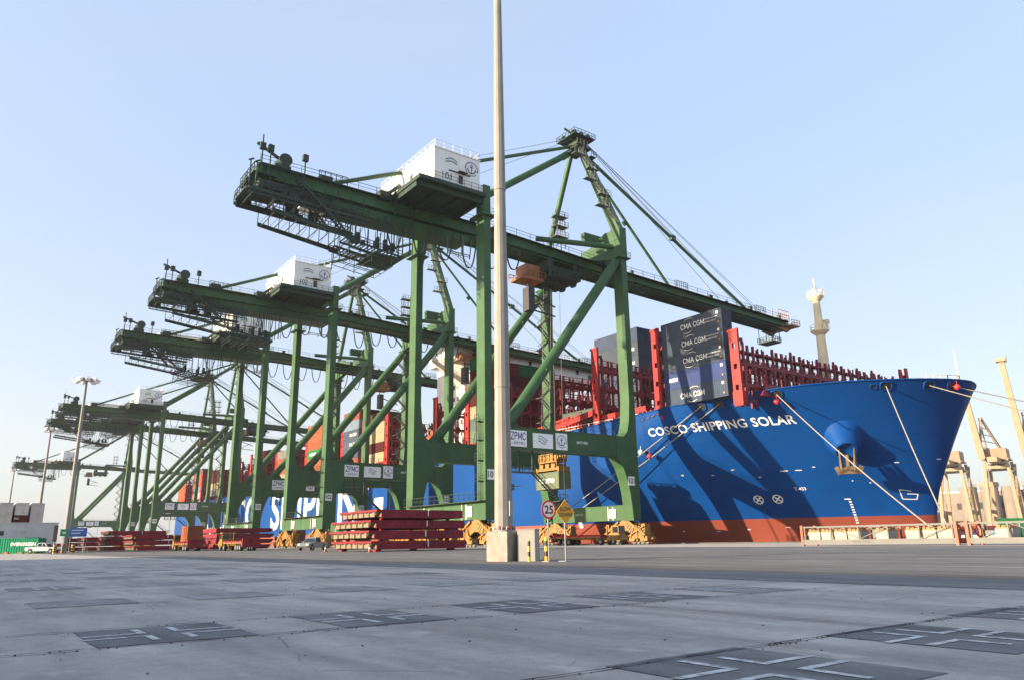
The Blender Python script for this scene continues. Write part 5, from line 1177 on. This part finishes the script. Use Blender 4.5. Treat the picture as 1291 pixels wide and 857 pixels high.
def stack_of_covers(x, y, n, where, rz=0, sc=1.0, pitch=1.0, red_base=False):
    global hc0
    for k in range(n):
        lab = f"{ORD[n - 1 - k]} cover {where}" if k else f"bottom maroon cover {where}"
        dx, dy = random.uniform(-.35, .35), random.uniform(-.3, .3)
        if hc0 is None:
            o = thing('hatch_cover', lab, 'hatch cover'); hatch_cover_parts(o); hc0 = o
        else:
            o = hc0.copy(); COL.objects.link(o)
            for ch in [c for c in COL.objects if c.parent == hc0]:
                c = ch.copy(); COL.objects.link(c); c.parent = o
        o['label'] = lab; o['group'] = 'maroon hatch covers stacked on the quay'
        o.location = (x + dx, y + dy, .2 + k * pitch); o.rotation_euler = (0, 0, rz); o.scale = (sc, sc, 1)
    if pitch == 1.0 and x == 33.6: o.scale = (.92, .95, 1); o.location.x += .45
stack_of_covers(33.6, 68.6, 4, 'in the nearest maroon stack left of the light mast', pitch=1.0)
sb = MB()
for y in (69.2, 77.2):
    for x in (34.2, 42.6): sb.box(x - .3, x + .3, y - .3, y + .3, 0, .2)
for k in range(3):
    for y in (69.2, 77.0):
        for x in (34.6, 42.2): sb.box(x - .15, x + .15, y - .15, y + .15, 1.0 + k, 1.2 + k)
tag(sb.build('timber_packers', M['brightred']), 'red packing blocks between the nearest stack of hatch covers', 'packer')
for i, (x, y, n, where) in enumerate(((28.6, 157.5, 3, 'in the maroon stack behind the loaded trailer'), (26.5, 172, 4, 'in the second maroon stack left of the loaded trailer'), (24.5, 187, 3, 'in the third maroon stack left of the loaded trailer'), (23, 204, 3, 'in the low maroon stack beside the blue sign'), (23, 222, 2, 'in the farthest maroon stack behind the blue sign'), (40.5, 149, 4, 'in the maroon stack between the two trailers'))):
    stack_of_covers(x, y, n, where) if i < 5 else stack_of_covers(x + 10.2, y + 9.6, n, where, R(180))

# ------------------------------------------------------------------ vehicles
def wheel(parent, x, y, r, w_, hub=True):
    mb = MB(); mb.lathe([(r * .86, -w_ / 2), (r, -w_ / 2 + .05), (r, w_ / 2 - .05), (r * .86, w_ / 2)], (x, y, r), 18, axis=(1, 0, 0)); o = mb.build('wheel', M['rubber'], parent)
    if hub:
        h = MB(); h.lathe([(r * .52, -w_ / 2 - .015), (r * .5, w_ / 2 + .015)], (x, y, r), 14, axis=(1, 0, 0)); h.build('rim', M['galv'], o)
    return o
def yard_truck(name, label, x, y, rz, L=13.5, bed='coverred', frame='yellow', cab=True, group='yard trailers and tractors'):
    t = thing(name, label, 'yard truck', (x, y, 0), rz, group)     # front towards +Y; bed from 0 to L
    mb = MB(); mb.box(-1.2, 1.2, 0, L, 1.32, 1.5); 
    for k in range(6): mb.box(-1.28, 1.28, .2 + k * L / 6, .5 + k * L / 6, 1.15, 1.62)
    mb.build('trailer_bed', M[bed], t)
    mb = MB()
    for sx in (-.6, .6): mb.box(sx - .12, sx + .12, .1, L, .85, 1.3)
    mb.box(-1.22, 1.22, .3, .5, .8, 1.3); mb.box(-1.25, -1.21, 0, L, 1.1, 1.32); mb.box(1.21, 1.25, 0, L, 1.1, 1.32)
    mb.bar((-.9, L - 2.6, .1), (-.9, L - 2.6, 1.2), .16); mb.bar((.9, L - 2.6, .1), (.9, L - 2.6, 1.2), .16)
    mb.build('chassis', M[frame], t)
    mb = MB(); mb.box(-1.25, 1.25, -.35, 0, .55, 1.9); mb.build('rear_bumper', M['coverred'], t)
    for yy in (1.4, 2.7, 4.0):
        for sx in (-.95, .95): wheel(t, sx, yy, .5, .52)
    if cab:
        mb = MB(); mb.box(-.55, .55, L - 1.4, L + 3.4, .7, 1.1); mb.box(-1.2, 1.2, L + 1.4, L + 3.6, .7, 1.5); mb.box(-1.2, -.2, L + .9, L + 1.4, .8, 1.6); mb.box(.5, .62, L + .8, L + .95, 1.5, 3.0)
        tr = mb.build('tractor_body', M[frame], t)
        cm = MB(); cm.prism([(L + 1.5, 1.5), (L + 3.2, 1.5), (L + 3.05, 2.95), (L + 1.5, 2.95)], -1.15, .25, 'x'); cm.build('cab', M[frame], t)
        gm = MB(); gm.box(-1.17, -1.14, L + 1.75, L + 2.95, 1.9, 2.75); gm.box(.24, .27, L + 1.75, L + 2.95, 1.9, 2.75); gm.box(-1.0, .1, L + 1.47, L + 1.5, 1.9, 2.7); gm.prism([(L + 3.2, 1.8), (L + 3.23, 1.8), (L + 3.13, 2.8), (L + 3.1, 2.8)], -1.0, .1, 'x'); gm.build('window', M['glass'], t)
        for sx in (-.95, .95): wheel(t, sx, L - .2, .52, .5); wheel(t, sx, L + 2.7, .5, .34)
    return t
yard_truck('yard_trailer', 'yellow yard trailer with maroon bed carrying two short terracotta containers', 34.6, 139.5, R(-4), 13.0)
for k, (y, lab) in enumerate(((140.0, 'terracotta half-size container nearer the trailer tail, right of its twin'), (143.4, 'terracotta half-size container left of its twin on the yard trailer'))):
    o = container('terracotta', 34.75 + k * .25, y + 1.6, 1.64, lab, 'terracotta containers on the yard trailer', 2.5, 3.1, 2.6, rz=R(-4))
yard_truck('yard_trailer', 'empty orange-yellow yard trailer with maroon bed and tractor, right of the loaded one', 37.4, 118.5, R(-3), 12.0)
yard_truck('yard_trailer', 'yellow yard tractor with red trailer parked under the waterside legs of the nearest crane', 85.6, 103.5, R(180), 12.0, bed='brightred')
yard_truck('yard_trailer', 'far yellow yard trailer with an orange brown container beneath the third crane', 71, 186, 0, 12.5)
container('orange brown', 71, 192, 1.64, 'orange brown container on the far trailer, seen between the crane legs', None, 2.5, 12, 2.6)
container('orange brown', 80, 172, 1.2, 'orange brown container beside the second crane base, low behind its bogies', None, 2.5, 6.1, 2.6)
def pickup(name, label, x, y, rz, mat):
    t = thing(name, label, 'pickup truck', (x, y, 0), rz, None)     # front towards +X
    hw = .9
    body = MB()
    pl = [(-2.6, .5), (-2.62, 1.05), (-.55, 1.08), (1.15, 1.08), (2.35, .98), (2.62, .78), (2.64, .45), (2.1, .42), (2.0, .72), (1.7, .86), (1.4, .72), (1.3, .40), (-1.25, .40), (-1.35, .72), (-1.65, .86), (-1.95, .72), (-2.05, .42)]
    body.prism(pl[::-1], -hw, hw); bo = body.build('body', M[mat], t)
    m_ = bo.modifiers.new('bevel', 'BEVEL'); m_.width = .05; m_.segments = 2; m_.limit_method = 'ANGLE'
    cm = MB(); lo = [(-.75, -.86, 1.07), (1.2, -.86, 1.07), (1.2, .86, 1.07), (-.75, .86, 1.07)]; hi = [(-.55, -.70, 1.74), (.45, -.70, 1.74), (.45, .70, 1.74), (-.55, .70, 1.74)]
    cm.add(lo + hi, [(0, 1, 5, 4), (1, 2, 6, 5), (2, 3, 7, 6), (3, 0, 4, 7), (4, 5, 6, 7), (3, 2, 1, 0)]); co = cm.build('cabin', M[mat], t)
    gm = MB()
    for sg in (-1, 1):
        for x0, x1, x2, x3 in ((-.62, .12, .1, -.5), (.2, .98, .42, .2)):
            gm.add([(x0, sg * .862, 1.12), (x1, sg * .862, 1.12), (x2, sg * .722, 1.66), (x3, sg * .722, 1.66)], [(0, 1, 2, 3)])
    gm.add([(1.2 + .005, -.76, 1.14), (1.2 + .005, .76, 1.14), (.50, .62, 1.68), (.50, -.62, 1.68)], [(0, 1, 2, 3)]); gm.add([(-.745, -.7, 1.15), (-.745, .7, 1.15), (-.575, .6, 1.66), (-.575, -.6, 1.66)], [(0, 1, 2, 3)])
    gm.build('window', M['glass'], t)
    bm2 = MB(); bm2.box(2.6, 2.72, -.8, .8, .42, .6); bm2.box(-2.72, -2.6, -.8, .8, .45, .62); bm2.build('bumper', M['black'], t)
    for sg in (-1, 1):
        hl = MB(); hl.box(2.5, 2.64, sg * .62 - .14, sg * .62 + .14, .72, .88); hl.build('headlight', M['panel'], t)
        tl = MB(); tl.box(-2.65, -2.6, sg * .8 - .07, sg * .8 + .07, .7, 1.0); tl.build('tail_light', M['signred'], t)
        hm_ = MB(); hm_.box(.9, 1.05, sg * .98 - .1, sg * .98 + .1, 1.1, 1.26); hm_.build('mirror', M['black'], t)
        for x_ in (1.7, -1.65):
            wm = MB(); wm.lathe([(.32, -.11), (.37, -.08), (.37, .08), (.32, .11)], (x_, sg * .82, .37), 18, axis=(0, 1, 0)); wo = wm.build('wheel', M['rubber'], t)
            rm = MB(); rm.lathe([(.21, -.12), (.2, .12)], (x_, sg * .82, .37), 12, axis=(0, 1, 0)); rm.build('rim', M['galv'], wo)
    return t
pickup('pickup_truck', 'white pickup truck parked before the green container at far left', 13.5, 151.6, R(-36), 'carwhite')
pickup('pickup_truck', 'silver pickup truck half hidden by the nearest stack of hatch covers', 40.3, 101.0, R(-140), 'carsilver')
def cone(x, y, label, h=.72):
    mb = MB(); mb.box(-.2, .2, -.2, .2, 0, .04); mb.lathe([(.15, .04), (.1, .3)], (0, 0, 0), 12); mb.lathe([(.1, .3), (.075, .45)], (0, 0, 0), 12, 1); mb.lathe([(.075, .45), (.03, h)], (0, 0, 0), 12)
    tag(mb.build('traffic_cone', [M['frameorange'], M['letter']], loc=(x, y, 0)), label, 'cone', 'traffic cones')
cone(32.9, 78.8, 'orange traffic cone before the silver pickup'); cone(31.1, 64.4, 'orange traffic cone in front of the nearest stack of hatch covers')

# ------------------------------------------------------------------ cargo frames with bins at the right
def cargo_frame(y0, L, label, nb, words):
    t = thing('cargo_frame', label, 'cargo frame', (60.4, y0, 0), 0, 'long cargo frames on the apron')
    mb = MB(); mb.box(0, .3, -L, 0, .12, .52); mb.box(1.9, 2.2, -L, 0, .12, .52); mb.box(.3, 1.9, -L + .02, -.02, .34, .40)
    mb.build('base_beam', M['framegrey'], t)
    mb = MB(); mb.box(0.02, .14, -L, 0, 1.5, 1.62); mb.box(2.06, 2.18, -L, 0, 1.5, 1.62)
    for k in range(6):
        y = -.15 - k * (L - .3) / 5; mb.box(.03, .13, y - .06, y + .06, .52, 1.5); mb.box(2.07, 2.17, y - .06, y + .06, .52, 1.5)
    for k in range(5):
        y = -.2 - k * (L - .3) / 5; mb.bar((2.12, y, .55), (2.12, y - (L - .3) / 5, 1.5), .06)
        if k in (1, 2, 4): mb.bar((.08, y, 1.5 if k % 2 else .55), (.08, y - (L - .3) / 5, .55 if k % 2 else 1.5), .05)
    mb.box(.9, 1.2, -L * .52, -L * .46, .4, 1.6)
    mb.build('top_rail', M['framegrey'], t)
    for y in (-L - .22, .0):
        mb = MB(); mb.box(-.03, .2, y, y + .22, 0, 1.72); mb.box(2.0, 2.23, y, y + .22, 0, 1.72); mb.box(.2, 2.0, y + .05, y + .17, .2, .5); mb.bar((.2, y + .1, .5), (2.0, y + .1, 1.6), .12); mb.bar((2.0, y + .1, .5), (.2, y + .1, 1.6), .12)
        mb.build('end_frame', M['frameorange'], t)
    y = -.45
    for k in range(nb):
        y = -.35 - k * (L - .5) / nb
        if words[k] is None: continue
        bn = thing('lashing_bin', words[k], 'bin', (60.75, y0 + y, .40), 0, 'white bins inside the cargo frames')
        b = MB(); b.add([(0, 0, .1), (1.3, 0, .1), (1.3, -1.05, .1), (0, -1.05, .1), (-.06, .04, .72), (1.36, .04, .72), (1.36, -1.1, .72), (-.06, -1.1, .72)], [(0, 1, 5, 4), (1, 2, 6, 5), (2, 3, 7, 6), (3, 0, 4, 7), (0, 3, 2, 1), (4, 5, 6, 7)])
        for yy in (-.15, -.85): b.box(0, 1.3, yy - .12, yy + .12, 0, .1)
        b.build('bin_body', M['binwhite'], bn)
        b = MB(); b.box(-.04, 1.34, -1.08, .02, .72, .8)
        for j in range(9): b.box(.0 + (j % 3) * .42, .36 + (j % 3) * .42, -1.0 + (j // 3) * .34, -.72 + (j // 3) * .34, .8, .9 + .05 * ((j * 7) % 4))
        b.build('stored_gear', M['yellow'], bn)
    mb = MB(); text_on(mb, 'STW 0702', (60.397, y0 - L * .42, .24), (0, -1, 0), (0, 0, 1), .16, 1.5, .02)
    q = mb.build('lettering', M['blacktxt']); q.parent = t; q.matrix_parent_inverse = Matrix.Translation((-60.4, -y0, 0))
q_lab = lambda w: f'white bin of yellow lashing gear, {w}'
cargo_frame(39.6, 12.6, 'long grey cargo frame with orange ends, holding eight white bins before the bow', 10, [q_lab('at the left end of the long frame'), q_lab('second from the left in the long frame'), q_lab('third from the left in the long frame'), q_lab('fourth from the left in the long frame'), None, q_lab('just right of the gap in the long frame'), None, q_lab('third from the right end of the long frame'), q_lab('second from the right end of the long frame'), q_lab('at the right end of the long frame')])
cargo_frame(26.0, 12.6, 'second grey cargo frame with orange posts, cut by the right edge', 9, [None, q_lab('at the left end of the right-hand frame'), None, q_lab('second in the right-hand frame'), q_lab('third in the right-hand frame'), None, None, None, None])
container('green', 92, 33.5, 0, 'green container behind the gap between the two cargo frames', None, 2.5, 5.0, 2.35)

# ------------------------------------------------------------------ the left edge: building, containers, masts, road signs
bd = thing('gatehouse', 'low flat-roofed grey building at the left edge with a dark doorway', 'building', (5, 178, 0), R(0))
mb = MB(); mb.box(-25, 12.4, -4, 4, 0, 5.5); mb.box(-25.1, 12.55, -4.12, 4.1, 5.5, 5.68); mb.build('walls', M['wall'], bd)
mb = MB(); mb.box(7.2, 9.8, -4.05, -3.9, 0, 2.9); mb.build('door', M['brown'] if 'brown' in M else M['anchor'], bd)
for x in (-1.0, 2.2, -5): 
    mb = MB(); mb.box(x, x + 1.5, -4.06, -3.9, 3.3, 4.1); mb.build('window', M['glass'], bd)
mb = MB(); mb.box(6.4, 7.0, -4.5, -4, 4.0, 4.6); mb.build('wall_unit', M['wall'], bd)
ST = 'grey containers stacked behind the building'
for i, x in enumerate((15.4, 12.5, 9.6, 6.7)):
    for t_ in range(4):
        c = 'maroon' if (i == 1 and t_ == 2) else 'light grey'
        wh = ['rightmost column', 'middle column', 'left column', 'cut by photo edge'][i]
        o = container(c, x, 203 , t_ * 2.62, f"{'maroon' if c == 'maroon' else 'light grey'} container {ORD[3 - t_]} behind the grey building, {wh}", ST, 2.44, 12.2, 2.6)
        if c == 'maroon': 
            mb = MB(); text_on(mb, 'MSC', (-.8, -6.13, 1.7), (1, 0, 0), (0, 0, 1), .4, .9); q = mb.build('lettering', M['letter']); q.parent = o
o = container('teal green', 11.2, 163.1, 0, 'green container with large white lettering before the grey building', None, 2.44, 6.9, 2.62, rz=R(54), jit=False)
o.color = (.02, .26, .13, 1)
mb = MB(); text_on(mb, 'EVERGREEN', (-1.245, -.9, 1.32), (0, -1, 0), (0, 0, 1), .60, 4.4, .035); q = mb.build('lettering', M['panel']); q.parent = o
container('teal', 5.2, 167.6, 0, 'dark teal container cut off by the left edge', None, 2.44, 6.0, 2.62, rz=R(54))
for i, (x, y) in enumerate(((6.4, 158.5), (8.6, 157.0), (10.6, 155.5))):
    mb = MB(); mb.prism([(-.5, 0), (.5, 0), (.36, .34), (-.36, .34)], -.3, .3); o = mb.build('wheel_stop', M['yellow'], loc=(x, y, 0)); o.rotation_euler = (0, 0, R(-36))
    tag(o, f"{['leftmost', 'middle', 'rightmost'][i]} yellow kerb block in the row below the green container", 'kerb block', 'yellow kerb blocks')
def lamp_mast(x, y, h, label):
    t = thing('lamp_mast', label, 'lamp mast', (x, y, 0), 0, 'lamp masts along the yard road')
    mb = MB(); mb.lathe([(.42, 0), (.40, 3), (.2, h)], (0, 0, 0), 12, smooth=False); mb.build('pole', M['polec'], t)
    mb = MB(); mb.lathe([(.3, h), (1.5, h + .1), (1.5, h + .3), (.2, h + .4)], (0, 0, 0), 16)
    hd = mb.build('lamp_ring', M['galv'], t)
    for k in range(8):
        a = 2 * math.pi * k / 8; f = MB(); f.bar((1.4 * math.cos(a), 1.4 * math.sin(a), h + .3), (2.1 * math.cos(a), 2.1 * math.sin(a), h - .15), .75, .5); f.build('floodlight', M['panel'], hd)
lamp_mast(16.0, 147.2, 29.0, 'nearest and tallest of the three lamp masts at the left')
lamp_mast(17.8, 223, 30.0, 'middle of the three lamp masts, rising behind the grey containers')
lamp_mast(17.0, 335, 29.0, 'farthest and faintest lamp mast at the left edge')
for k in range(6):
    a = k * math.pi / 3 + .3
    mb = MB(); mb.lathe([(.2, 0), (.2, 1.35), (.15, 1.45), (.05, 1.48)], (0, 0, 0), 12)
    tag(mb.build('guard_post', M['bollard'] if k % 2 else M['yellow'], loc=(16.0 + 1.5 * math.cos(a), 147.2 + 1.5 * math.sin(a), 0)), 'yellow guard post in the ring around the nearest lamp mast', 'bollard', 'guard posts ringing the lamp mast')
rs = thing('direction_sign', 'blue rectangular direction sign on two posts beside the nearest lamp mast', 'sign', (17.4, 144.5, 0))
mb = MB(); mb.box(-1.3, 1.3, -.06, 0, 2.6, 4.0); bo = mb.build('sign_board', M['signblue'], rs)
mb = MB()
for z, w_ in ((3.55, 1.7), (3.1, 1.3)): mb.box(-.95, -.95 + w_, -.075, -.06, z, z + .14)
mb.build('lettering', M['letter'], bo)
mb = MB(); mb.tube((-1, .03, 0), (-1, .03, 3.9), .05, 8); mb.tube((1, .03, 0), (1, .03, 3.9), .05, 8); mb.build('post', M['galv'], rs)
rs = thing('assembly_sign', 'small green square sign left of the blue direction sign', 'sign', (15.4, 144.4, 0))
mb = MB(); mb.box(-.55, .55, -.06, 0, 2.7, 3.8); bo = mb.build('sign_board', M['signgreen'], rs)
mb = MB(); mb.box(-.25, .25, -.075, -.06, 3.1, 3.4); mb.build('symbol', M['letter'], bo)
mb = MB(); mb.tube((0, .03, 0), (0, .03, 3.7), .05, 8); mb.build('post', M['galv'], rs)
rs = thing('notice_board', 'dark narrow notice board on a post by the corner of the grey building', 'sign', (15.0, 152.5, 0))
mb = MB(); mb.box(-.32, .32, -.05, .05, 1.9, 4.6); mb.build('board', M['anchor'], rs); mb = MB(); mb.tube((0, .1, 0), (0, .1, 4.5), .07, 8); mb.build('post', M['galv'], rs)

# ------------------------------------------------------------------ beyond the basin: beige cranes with raised booms, silos, sheds
def far_crane(x, y, label, k=1.0, boom=True, tip=123):
    t = thing('harbour_crane', label, 'crane', (x, y, .3), R(14), 'beige cranes across the basin')
    B = M['beige']; g_, s_ = 30, 20
    for xx in (0, g_):
        for yy in (0, s_):
            mb = MB(); mb.bar((xx + (1.5 if xx == 0 else -1.5) * 0, yy, 0), (xx + (3 if xx == 0 else -3), yy + (3 if yy == 0 else -3), 52), 2.4, 2.4, wd2=1.9); mb.build('leg', B, t)
    mb = MB()
    for yy in (1, s_ - 1): mb.box(0, g_, yy - .9, yy + .9, 15, 17.5); mb.bar((2, yy, 17), (g_ - 3, yy, 50), 1.2)
    for xx in (0, g_): mb.box(xx - 1, xx + 1, 0, s_, 3, 5.6); mb.box(xx - .8 + (2.6 if xx == 0 else -2.6), xx + .8 + (2.6 if xx == 0 else -2.6), 2, s_ - 2, 46, 48)
    mb.build('portal_frame', B, t)
    mb = MB(); mb.box(-12, g_ + 6, s_ / 2 - 3, s_ / 2 + 3, 50, 53.5); mb.build('girder', B, t)
    mb = MB(); mb.box(8, 26, s_ / 2 - 7, s_ / 2 + 7, 53.5, 61); mb.box(7, 27, s_ / 2 - 8, s_ / 2 + 8, 52.6, 53.5); mb.build('machinery_house', M['beigedk'], t)
    mb = MB(); mb.box(10, 24, s_ / 2 - 6, s_ / 2 + 6, 45.5, 50); mb.build('trolley', M['grey_steel'], t)
    if boom:
        mb = MB(); a, b = (5, 18, 54), (1, 22, tip)
        mb.bar(a, b, 4.4, 4.4, wd2=3.4); mb.box(b[0] - 3.2, b[0] + 3.2, b[1] - 3.2, b[1] + 3.2, tip - 2, tip + .5); mb.rail([(b[0] - 3.6, b[1] - 3.6, tip + .5), (b[0] + 3.6, b[1] - 3.6, tip + .5)], 1.4, .2, 1.2)
        mb.build('raised_boom', B, t)
        mb = MB(); mb.bar((22, 4, 52), (6, 15, 84), 1.3); mb.bar((4, s_ - 1, 52), (6, 15, 84), 1.3); mb.bar((24, 16, 54), (6, 16, 84), .9)
        for k_ in range(6): mb.bar((20 - k_ * 2.4, 6 + k_ * 1.4, 55 + k_ * 5), (4.5, s_ - 2 - k_ * .5, 57 + k_ * 5), .5)
        mb.build('a_frame', B, t)
    mb = MB(); z = 6; k_ = 0
    while z < 48: mb.stair((2, -1.6 if k_ % 2 else 2.0, z), (2, 2.0 if k_ % 2 else -1.6, z + 3), 1.0, n=4); z += 3; k_ += 1
    mb.build('stairs', M['grey_steel'], t)
    mb = MB()
    for xx in (0, g_):
        for yy in (1, s_ - 1): mb.box(xx - 1.2, xx + 1.2, yy - 4, yy + 4, .2, 3)
    mb.build('bogie', M['yellow'], t)
far_crane(596, 252.4, 'beige crane across the basin half hidden by the ship stem, house without visible boom', boom=False)
far_crane(605.7, 224.4, 'beige crane with raised boom rising just right of the ship stem', tip=104)
far_crane(606, 196, 'beige crane with raised boom at the right edge')
sil = 'pale concrete silos across the basin'
for i in range(5):
    x, y = 690 + i * 7, 292 - i * 13.5
    t = thing('silo', f"{['leftmost', 'second', 'middle', 'fourth', 'rightmost'][i]} pale concrete silo of the row behind the beige cranes", 'silo', (x, y, .3), 0, sil)
    mb = MB(); mb.lathe([(6.6, 0), (6.6, 38), (6.2, 38.6)], (0, 0, 0), 24); mb.build('cylinder', M['silo'], t)
    mb = MB(); mb.box(-5, 5, -6, 6, 38.6, 42) if i in (1, 3) else mb.rail([(-5, -5, 38.6), (5, -5, 38.6)], 2, .2, 1.5); mb.build('roof_house', M['beigedk'], t)
for i, (x, y, lx, ly, h, lab, m) in enumerate(((720, 300, 40, 90, 36, 'long pale warehouse behind the silos', 'silo'), (700, 210, 30, 70, 30, 'pale shed right of the silos across the basin', 'beigedk'), (660, 330, 30, 40, 18, 'low pale shed behind the ship stem', 'silo'), (760, 240, 24, 24, 62, 'grey tower block behind the silos', 'wall'))):
    t = thing('warehouse', lab, 'building', (x, y, .3))
    mb = MB(); mb.box(0, lx, -ly / 2, ly / 2, 0, h); mb.build('walls', M[m], t)
    mb = MB(); mb.box(-.4, lx + .4, -ly / 2 - .4, ly / 2 + .4, h, h + 1.2); mb.build('roof', M['wall'], t)
    mb = MB()
    for k in range(int(ly / 9)): mb.box(-.12, -.02, -ly / 2 + 3 + k * 9, -ly / 2 + 7 + k * 9, h * .6, h * .75); mb.box(-.12, -.02, -ly / 2 + 3 + k * 9, -ly / 2 + 7 + k * 9, 1, 6)
    mb.build('window', M['glass'], t)
fc_cols = ['terracotta', 'maroon', 'blue', 'dark red', 'terracotta', 'pale blue', 'maroon', 'bright green', 'dark red', 'grey']
n_ = 0
for i in range(8):
    for t_ in range(1 + (i * 5) % 3):
        n_ += 1
        c = fc_cols[(i * 3 + t_) % 10]
        container(c, 562 + (i % 2) * 4, 300 - i * 15, .3 + t_ * 2.9, f"far {c} container, {['bottom', 'second', 'third'][t_]} of the {NTH[i]} pile across the basin", 'container piles across the basin', 2.5, 12.2, 2.9)

# ------------------------------------------------------------------ the yard stack left of the camera, whose shade covers the foreground
stk_cols = ['terracotta', 'navy', 'maroon', 'grey', 'green', 'blue', 'dark red', 'orange brown']
for j in range(10):
    for t_ in range(2):
        c = stk_cols[(j * 3 + t_ * 5) % 8]
        container(c, -7.25, -46 + j * 12.45, t_ * 2.6, f"{c} yard container, {['bottom', 'top'][t_]} of the {NTH[j]} pile in the left yard row", 'yard container row', 2.44, 12.2, 2.59)
# ------------------------------------------------------------------ haze
def haze():
    mb = MB(); mb.box(-760, 1460, -300, 1000, -7, 140)
    m = bpy.data.materials.new('haze_air'); m.use_nodes = True; t = m.node_tree; t.nodes.clear()
    o = t.nodes.new('ShaderNodeOutputMaterial'); v = t.nodes.new('ShaderNodeVolumePrincipled')
    v.inputs['Color'].default_value = (0.93, 0.95, 1.0, 1); v.inputs['Density'].default_value = HAZE_DENSITY; v.inputs['Anisotropy'].default_value = 0.2
    t.links.new(v.outputs[0], o.inputs['Volume'])
    tag(mb.build('haze', m), kind='stuff')
if HAZE_DENSITY > 0: haze()
bpy.data.objects.remove(_fo)
